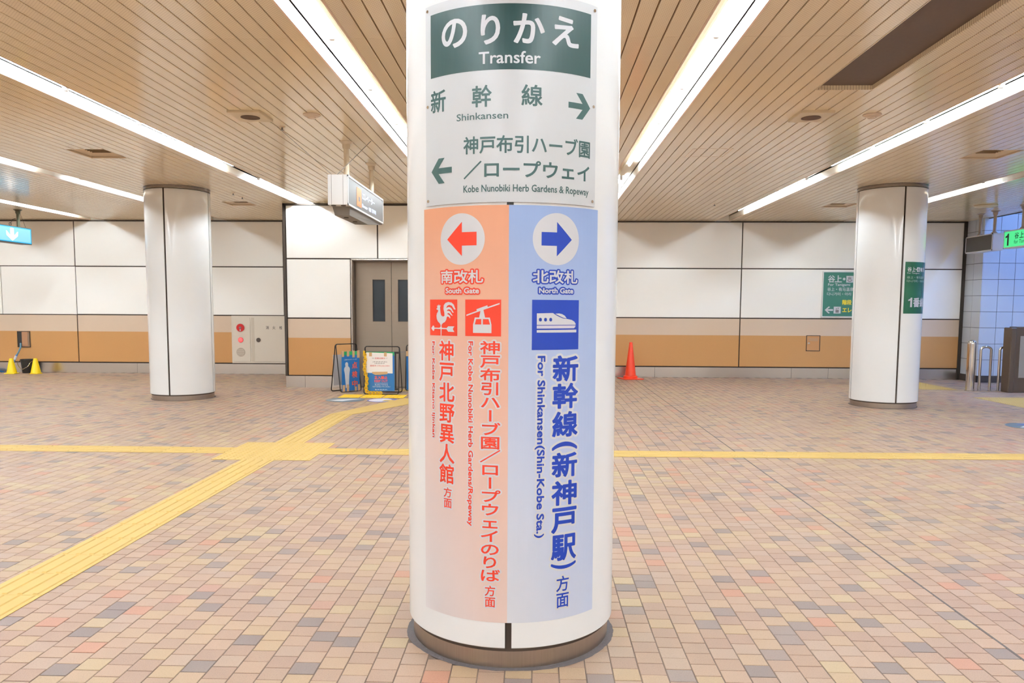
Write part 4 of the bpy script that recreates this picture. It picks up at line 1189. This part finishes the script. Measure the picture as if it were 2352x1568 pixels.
floor_sticker('round grey blue floor sticker at the right edge of the floor', 5.93, 9.33, 0.29, 0.28, M_stick,
              [([(-0.2, -0.08), (0.1, -0.16), (0.2, 0.02), (-0.02, 0.1)], M_wtxt), ([(-0.14, 0.1), (0.1, 0.12), (0.02, 0.2)], M_lblue)])

# ------------------------------------------------------------------ lift inspection signs
def loop(mb, w, h, r, lean, z0=0.0, y0=0.0, rc=0.035):
    """rounded wire loop standing in a leaning plane"""
    pts = []
    for cx, cz, a0 in ((w / 2 - rc, z0 + rc, -90), (w / 2 - rc, h - rc, 0), (-w / 2 + rc, h - rc, 90), (-w / 2 + rc, z0 + rc, 180)):
        for q in range(5):
            a = math.radians(a0 + 22.5 * q); x, z = cx + rc * math.cos(a), cz + rc * math.sin(a)
            pts.append((x, y0 + lean * (h - z), z))
    mb.tube(pts, r, 8, closed=True)
# the wide sign
s2 = thing('floor_sign', 'blue keep out sign board with a taped white notice in a black wire stand', 'floor sign', (-2.43, 12.2, 0))
mb = MB(); loop(mb, 0.55, 0.755, 0.008, -0.14, z0=0.008, y0=0.0); mb.build('front_loop', M_wire, s2, smooth=True)
mb = MB(); loop(mb, 0.55, 0.755, 0.008, 0.30, z0=0.008, y0=0.01); mb.build('rear_loop', M_wire, s2, smooth=True)
mb = MB(); mb.box(-0.27, 0.27, -0.045, -0.025, 0.645, 0.675); mb.box(-0.27, 0.27, -0.10, -0.08, 0.07, 0.10); mb.box(0.215, 0.23, -0.085, -0.04, 0.08, 0.66); mb.build('cross_bar', M_wire, s2)
PB = Plane((0, -0.105, 0), (1, 0, 0), (0, -1, 0))
mb = MB(); mb.box(-0.232, 0.213, -0.105, -0.098, 0.058, 0.675); mb.build('board', M_blue, s2)
lay('green_band', rect2d(-0.232, 0.213, 0.62, 0.675), PB, 0.0005, mat('band_green', (36, 160, 92), 0.5), s2)
lay('paper_notice', poly2d([[(-0.232, 0.345), (0.185, 0.337), (0.185, 0.655), (-0.232, 0.668)]]), PB, 0.002, M_kraft, s2, 'white paper notice taped over the board')
for r in ((-0.185, -0.14, 0.605, 0.668), (0.05, 0.093, 0.605, 0.668)): lay('tape', rect2d(*r), PB, 0.004, M_tape, s2)
lay('tape', poly2d([[(-0.145, 0.36), (0.105, 0.366), (0.103, 0.325), (-0.02, 0.315), (-0.09, 0.312), (-0.135, 0.335)]]), PB, 0.004, M_tape, s2)
for body, r, m, off in (('定期点検中', (-0.095, 0.065, 0.562, 0.588), M_pinktxt, 0.02), ('現在', (-0.14, -0.10, 0.566, 0.584), M_greytxt, 0.0), ('です', (0.072, 0.105, 0.566, 0.584), M_greytxt, 0.0),
                     ('連絡先 078-242-0401', (-0.175, 0.135, 0.445, 0.470), M_pinktxt, 0.01)):
    lay('lettering', bt(body, off, r, res=2), PB, 0.003, m, s2)
for body, r, m, off in (('立入禁止', (-0.105, 0.102, 0.245, 0.297), M_otxt, 0.03), ('KEEP OUT', (-0.105, 0.105, 0.198, 0.233), M_otxt, 0.02), ('あぶないですから', (-0.10, 0.108, 0.146, 0.168), M_wtxt, 0.02),
                     ('ちかづかないでください', (-0.135, 0.145, 0.116, 0.138), M_wtxt, 0.02)):
    lay('lettering', bt(body, off, r, res=2), PB, 0.003, m, s2)
for a_, b_2, z_2, n_, m_2 in ((-0.13, 0.10, 0.512, 17, M_greytxt), (-0.10, 0.06, 0.488, 12, M_greytxt), (-0.07, 0.10, 0.074, 13, M_wtxt)):
    st = (b_2 - a_) / n_
    lay('small_print', join([rect2d(a_ + st * q, a_ + st * (q + 0.72), z_2 + 0.004 * (q % 2), z_2 + 0.008 + 0.003 * (q % 3)) for q in range(n_)]), PB, 0.003, m_2, s2)
lay('rule_line', rect2d(-0.105, 0.108, 0.181, 0.185), PB, 0.003, M_wtxt, s2)
lay('emblem', disc2d(-0.085, 0.079, 0.010, 20), PB, 0.003, M_wtxt, s2)
# the narrow sign turned aside
s1 = thing('floor_sign', 'narrow blue sign with a bowing worker drawing, taped, turned aside', 'floor sign', (-3.09, 12.55, 0), math.radians(48))
mb = MB(); loop(mb, 0.40, 0.775, 0.008, -0.16, z0=0.008, y0=0.0); mb.build('front_loop', M_wire, s1, smooth=True)
mb = MB(); loop(mb, 0.40, 0.775, 0.008, 0.18, z0=0.008, y0=0.01); mb.build('rear_loop', M_wire, s1, smooth=True)
PA = Plane((0, -0.125, 0), (1, 0, 0), (0, -1, 0))
mb = MB(); mb.box(-0.17, 0.17, -0.125, -0.118, 0.02, 0.66); mb.build('board', M_blue, s1)
mb = MB(); mb.box(-0.19, 0.19, 0.09, 0.10, 0.10, 0.60); mb.build('rear_board', mat('board_back', (196, 190, 186), 0.6), s1)
lay('green_band', rect2d(-0.17, 0.17, 0.60, 0.66), PA, 0.0005, bpy.data.materials['band_green'], s1)
for r in ((-0.172, -0.13, 0.575, 0.672), (-0.075, -0.03, 0.58, 0.672), (0.03, 0.075, 0.56, 0.672), (0.12, 0.172, 0.55, 0.672), (-0.165, -0.115, 0.005, 0.12), (-0.085, -0.04, -0.0 + 0.01, 0.125), (0.07, 0.11, 0.005, 0.08), (0.13, 0.176, 0.0, 0.115)):
    lay('tape', rect2d(*r), PA, 0.004, M_tape, s1)
worker = [(-0.085, 0.49), (-0.105, 0.475), (-0.11, 0.445), (-0.10, 0.42), (-0.125, 0.40), (-0.132, 0.36), (-0.118, 0.31), (-0.112, 0.22), (-0.10, 0.10), (-0.105, 0.075), (-0.085, 0.07), (-0.07, 0.09), (-0.055, 0.07), (-0.03, 0.075), (-0.042, 0.10), (-0.035, 0.22), (-0.03, 0.31), (-0.018, 0.36), (-0.025, 0.40), (-0.055, 0.42), (-0.05, 0.455), (-0.06, 0.482)]
lay('worker_drawing', poly2d([smoothed(worker, 2)]), PA, 0.002, M_halo, s1, 'white outline drawing of a bowing worker')
for ch, z in (('点', 0.43), ('検', 0.28), ('中', 0.13)): lay('lettering', bt(ch, 0.02, (0.02, 0.125, z - 0.052, z + 0.058)), PA, 0.002, M_otxt, s1)
lay('lettering', bt('ご迷惑をおかけしています', 0.01, (-0.13, 0.12, 0.517, 0.538), res=2), PA, 0.002, M_wtxt, s1)
# third sign, mostly behind the central pillar
s3 = thing('floor_sign', 'blue sign board with brown tape, half hidden by the central pillar', 'floor sign', (-1.86, 12.75, 0))
mb = MB(); loop(mb, 0.55, 0.755, 0.008, -0.14, z0=0.008, y0=0.0); mb.build('front_loop', M_wire, s3, smooth=True)
mb = MB(); loop(mb, 0.55, 0.755, 0.008, 0.25, z0=0.008, y0=0.01); mb.build('rear_loop', M_wire, s3, smooth=True)
mb = MB(); mb.box(-0.26, 0.20, -0.105, -0.098, 0.02, 0.64); mb.build('board', M_blue, s3)
PC = Plane((0, -0.105, 0), (1, 0, 0), (0, -1, 0))
lay('tape', rect2d(-0.265, -0.215, 0.575, 0.66), PC, 0.004, M_tape, s3)
# yellow plastic chain hanging on the wide sign
ch_ = thing('plastic_chain', 'yellow plastic chain hanging down the left side of the keep out sign', 'chain', (-2.70, 12.08, 0))
lk = MB(); lk.tube([(0.017 * math.cos(2 * PI * i / 12), 0, 0.028 * math.sin(2 * PI * i / 12)) for i in range(12)], 0.0052, 6, closed=True)
lkm = lk.mesh('chain_link', M_yel2, smooth=True)
path = []
for i in range(17): path.append((0.012 * math.sin(i * 0.7) + 0.004 * i * 0.6, 0.0, 0.665 - 0.0375 * i, 0.0))
x0 = path[-1][0]
for i in range(9): path.append((x0 + 0.03 + 0.026 * i, -0.01, 0.045 - 0.02 * min(i, 1) - 0.004 * (i % 2), PI / 2))
for dx in (0.0, 0.018):
    for i, (x, y, z, t) in enumerate(path):
        o = bpy.data.objects.new('chain_link', lkm); COL.objects.link(o); o.parent = ch_
        o.location = (x + (dx if t == 0 else 0), y - dx * 0.4, z + (dx * 0.5 if t else 0)); o.rotation_euler = (0, t, 0) if i % 2 else (PI / 2 if t else 0, t, PI / 2 if not t else 0)
cd = MB(); cd.tube([(-2.86, 12.5, 0.655), (-2.76, 12.3, 0.652), (-2.70, 12.16, 0.66)], 0.004, 6); cd.tube([(-2.21, 12.2, 0.66), (-2.12, 12.6, 0.652)], 0.004, 6)
tag(cd.build('cord', M_greytxt), 'thin grey cord strung between the blue inspection signs', 'cord')

# ------------------------------------------------------------------ hanging signs
M_face = emit('lit_grey_face', (150, 148, 150), 0.12, base=(84, 82, 82))
M_glowtxt = emit('lit_lettering', (200, 215, 255), 1.6)
M_glowor = emit('lit_orange', (255, 136, 50), 0.7)
def post(mb, x, y, z0, r=0.03):
    mb.lathe([(r, z0), (r, C - 0.07)], 16, c=(x, y))
    mb.lathe([(r + 0.006, C - 0.075), (r + 0.014, C - 0.05), (r + 0.012, C - 0.03), (r + 0.03, C - 0.012), (r + 0.045, C - 0.004), (r + 0.045, C)], 20, c=(x, y))
hs = thing('hanging_sign', 'long grey lit lift sign hanging on two cream posts left of the central pillar', 'sign', (-2.0, 7.85, 2.40))
mb = MB(); mb.box(-0.1, 0.1, 0, 1.81, 0, 0.30, c=0.004); mb.build('case', M_white, hs)
mb = MB()
for x in (-0.062, 0.055): mb.box(x, x + 0.003, -0.001, 0.004, 0.002, 0.298)
mb.build('end_groove', M_greyp, hs)
mb = MB(); t = 0.018
mb.box(0.1, 0.108, 0, 1.81, 0, t); mb.box(0.1, 0.108, 0, 1.81, 0.30 - t, 0.30); mb.box(0.1, 0.108, 0, t, 0, 0.30); mb.box(0.1, 0.108, 1.81 - t, 1.81, 0, 0.30)
mb.build('face_frame', M_white, hs)
PS = Plane((0.1, 0, 0), (0, 1, 0), (1, 0, 0))
lay('face', rect2d(t, 1.81 - t, t, 0.30 - t), PS, 0.002, M_face, hs)
lay('pictogram', rect2d(0.395, 0.615, 0.045, 0.24), PS, 0.004, M_glowor, hs, 'orange lift pictogram field')
lay('pictogram', join([rect2d(0.44, 0.57, 0.06, 0.066), rect2d(0.47, 0.54, 0.10, 0.15)]), PS, 0.006, M_greyp, hs)
lay('lettering', bt('エレベーター', 0.02, (0.655, 1.30, 0.145, 0.222)), PS, 0.004, M_glowtxt, hs)
lay('lettering', bt('Elevator', 0.012, (0.645, 0.93, 0.06, 0.098), res=2), PS, 0.004, M_glowtxt, hs)
lay('lettering', bt('电梯', 0.012, (0.98, 1.11, 0.055, 0.105), res=2), PS, 0.004, M_glowtxt, hs)
lay('lettering', bt('엘리베이터', 0.012, (1.15, 1.375, 0.058, 0.108), res=2), PS, 0.004, M_glowtxt, hs)
mb = MB(); i0 = 0
mb.v = [(-0.085, 0.12, 0), (0.095, 0.12, 0), (0.095, 1.80, 0), (-0.085, 1.80, 0), (-0.07, 0.16, -0.085), (0.08, 0.16, -0.085), (0.08, 1.05, -0.085), (-0.07, 1.05, -0.085), (0.09, 1.78, -0.012), (-0.08, 1.78, -0.012)]
mb.f = [(0, 1, 2, 3), (0, 1, 5, 4), (4, 5, 6, 7), (1, 2, 8, 6, 5), (0, 4, 7, 9, 3), (6, 8, 9, 7), (2, 3, 9, 8)]; mb.m = [0] * 7
mb.build('lower_housing', M_greyp, hs)
mb = MB()
for x, y, z in ((-0.05, 0.035, 0), (0.05, 0.035, 0), (0.0, 0.35, -0.085), (0.0, 0.75, -0.085)):
    MB().lathe([(0.02, z - 0.008), (0.026, z - 0.006), (0.026, z)], 14, c=(x, y)).build('latch', M_trim, hs)
for i, y in enumerate((8.24, 9.48)):
    mb = MB(); post(mb, 0, y - 7.85, 0.29 + 0, 0.028)
    for k in range(len(mb.v)):
        v = mb.v[k]; mb.v[k] = (v[0], v[1], v[2] - 2.40 if v[2] > 1.0 else v[2])
    mb.build('post', M_cream, hs, smooth=True)
mb = MB(); mb.tube([(-0.02, 0.05, 0.30), (0.27, 0.35, 0.70)], 0.003, 6); mb.build('stay_wire', M_greyp, hs)
mb = MB(); mb.tube([(-0.06, 0.05, 0.30), (-0.5, -0.3, 0.70)], 0.002, 6); mb.build('stay_wire', M_greyp, hs)

bsn = thing('hanging_sign', 'glowing light blue sign with a white arrow at the left edge', 'sign', (-9.46, 12.6, 2.49))
mb = MB(); mb.box(-0.1, 0.1, 0, 1.66, 0, 0.30, c=0.004); mb.build('case', M_trim, bsn)
PS = Plane((0.1, 0, 0), (0, 1, 0), (1, 0, 0))
lay('face', rect2d(0.014, 1.646, 0.014, 0.286), PS, 0.002, emit('lit_cyan', (140, 214, 250), 0.62), bsn)
lay('face_border', join([rect2d(0.014, 1.646, 0.014, 0.03), rect2d(0.014, 1.646, 0.27, 0.286), rect2d(1.625, 1.646, 0.014, 0.286)]), PS, 0.003, emit('lit_cyan_deep', (0, 176, 236), 0.7), bsn)
ac = 1.12
lay('arrow', poly2d([[(ac, 0.035), (ac - 0.15, 0.125), (ac - 0.16, 0.205), (ac - 0.13, 0.195), (ac - 0.048, 0.125), (ac - 0.048, 0.25), (ac - 0.035, 0.262), (ac + 0.035, 0.262), (ac + 0.048, 0.25), (ac + 0.048, 0.125), (ac + 0.13, 0.195), (ac + 0.16, 0.205), (ac + 0.15, 0.125)]]), PS, 0.004, emit('lit_white', (255, 255, 255), 1.3), bsn, 'white arrow pointing down')
mb = MB(); post(mb, 0.05, 13.98 - 12.6, 2.77, 0.028)
for k in range(len(mb.v)): mb.v[k] = (mb.v[k][0], mb.v[k][1], mb.v[k][2] - 2.49)
mb.build('post', mat('dark_green_post', (84, 84, 66), 0.4, metal=0.5), bsn, smooth=True)
mb = MB(); mb.tube([(0.02, 1.22, 0.36), (0.02, 1.26, 0.42), (0.04, 1.32, 0.45)], 0.004, 6); mb.tube([(0.02 + 0.0, 1.20 + 0.028 * math.cos(PI * q / 6), 0.335 + 0.028 * math.sin(PI * q / 6)) for q in range(12)], 0.005, 6, closed=True)
mb.build('cable', M_wire, bsn)
mb = MB(); mb.tube([(0.05, 1.58, 0.30), (0.05, 1.50, 0.45), (0.05, 1.44, 0.55)], 0.003, 6); mb.build('stay_wire', M_wire, bsn)

kn = thing('hanging_sign', 'dark blank sign in a silver frame hanging right of the right pillar', 'sign', (7.98, 13.80, 2.41))
mb = MB(); mb.box(-0.09, 0.09, 0, 0.84, 0, 0.295, c=0.004); mb.build('case', M_white, kn)
PN = Plane((-0.09, 0.84, 0), (0, -1, 0), (-1, 0, 0))
mb = MB(); t = 0.018
mb.box(-0.098, -0.09, 0, 0.84, 0, t); mb.box(-0.098, -0.09, 0, 0.84, 0.295 - t, 0.295); mb.box(-0.098, -0.09, 0, t, 0, 0.295); mb.box(-0.098, -0.09, 0.84 - t, 0.84, 0, 0.295)
mb.build('face_frame', M_stain, kn)
lay('face', rect2d(t, 0.84 - t, t, 0.295 - t), PN, 0.002, mat('dark_screen', (72, 66, 60), 0.5), kn)
for y in (13.92, 14.36):
    mb = MB(); post(mb, 0, y - 13.80, 2.41 + 0.29, 0.026)
    mb.lathe([(0.06, 2.70), (0.055, 2.715), (0.026, 2.75)], 16, c=(0, y - 13.80))
    for k in range(len(mb.v)): mb.v[k] = (mb.v[k][0], mb.v[k][1], mb.v[k][2] - 2.41)
    mb.build('post', mat('tan_post', (170, 152, 134), 0.4), kn, smooth=True)
gn = thing('hanging_sign', 'glowing green track one sign at the right edge', 'sign', (7.98, 11.90, 2.41))
mb = MB(); mb.box(-0.09, 0.09, 0, 1.58, 0, 0.295, c=0.004); mb.build('case', M_white, gn)
PN = Plane((-0.09, 1.58, 0), (0, -1, 0), (-1, 0, 0))
mb = MB()
mb.box(-0.098, -0.09, 0, 1.58, 0, t); mb.box(-0.098, -0.09, 0, 1.58, 0.295 - t, 0.295); mb.box(-0.098, -0.09, 0, t, 0, 0.295); mb.box(-0.098, -0.09, 1.58 - t, 1.58, 0, 0.295)
mb.build('face_frame', M_stain, gn)
lay('face', rect2d(t, 1.58 - t, t, 0.295 - t), PN, 0.002, emit('lit_green', (70, 226, 140), 0.72), gn)
M_dg = mat('dark_green_ink', (16, 62, 44), 0.5)
def gt(b, y0, y1, z0, z1, off=0.02, m=None): lay('lettering', bt(b, off, (13.48 - y0, 13.48 - y1, z0 - 2.41, z1 - 2.41), res=3), PN, 0.004, m or M_dg, gn)
lay('lettering', one2d((0.05, 0.145, 0.045, 0.245)), PN, 0.004, M_black, gn); gt('谷', 13.18, 13.07, 2.555, 2.655); gt('上', 13.05, 12.94, 2.555, 2.655); gt('・', 12.91, 12.88, 2.59, 2.62)
gt('for Tani', 13.19, 12.90, 2.475, 2.535, 0.0)
mb = MB(); post(mb, 0, 13.12 - 11.9, 2.70, 0.026); mb.lathe([(0.06, 2.70), (0.055, 2.715), (0.026, 2.75)], 16, c=(0, 13.12 - 11.9))
for k in range(len(mb.v)): mb.v[k] = (mb.v[k][0], mb.v[k][1], mb.v[k][2] - 2.41)
mb.build('post', bpy.data.materials['tan_post'], gn, smooth=True)

# ------------------------------------------------------------------ bollard, rails, cabinet at the right
r = thing('bollard', 'thick polished steel bollard with a rounded top beside the hoop rails', 'bollard', (7.455, 13.47, 0))
MB().lathe([(0.068, 0.0), (0.068, 0.80), (0.066, 0.825), (0.055, 0.85), (0.03, 0.865), (0.005, 0.868)], 28).build('post', M_chrome, r, smooth=True)
MB().lathe([(0.085, 0.0005), (0.085, 0.006), (0.07, 0.008)], 28).build('base_flange', M_stain, r, smooth=True)
def hoop(x, label, w):
    r = thing('hoop_rail', label, 'railing', (x, 13.48, 0), group='steel hoop rails')
    pts = [(0, 0, 0.0), (0, 0, 0.70)] + [(w / 2 - (w / 2) * math.cos(PI * q / 8), 0, 0.70 + 0.055 * math.sin(PI * q / 8)) for q in range(1, 8)] + [(w, 0, 0.70), (w, 0, 0)]
    MB().tube(pts, 0.021, 12).build('hoop', M_chrome, r, smooth=True)
    for xx in (0, w): MB().lathe([(0.04, 0.0005), (0.04, 0.005), (0.022, 0.007)], 18, c=(xx, 0)).build('base_flange', M_stain, r, smooth=True)
hoop(7.615, 'steel hoop rail standing next to the bollard', 0.175)
hoop(7.935, 'steel hoop rail standing next to the brown cabinet', 0.175)
r = thing('brown_cabinet', 'tall dark brown metal cabinet at the right edge beside the hoop rails', 'cabinet', (7.93, 13.2, 0))
MB().box(0.0, 0.09, -0.02, 0.2, 0, 1.09, c=0.01).build('side_post', M_bronzebox, r)
MB().box(0.09, 0.75, 0.0, 0.2, 0.0, 1.105, c=0.006).build('body', M_bronzebox, r)
MB().box(0.16, 0.70, -0.008, 0.0, 0.25, 0.95, c=0.003).build('front_panel', mat('grey_panel', (150, 142, 134), 0.4), r)
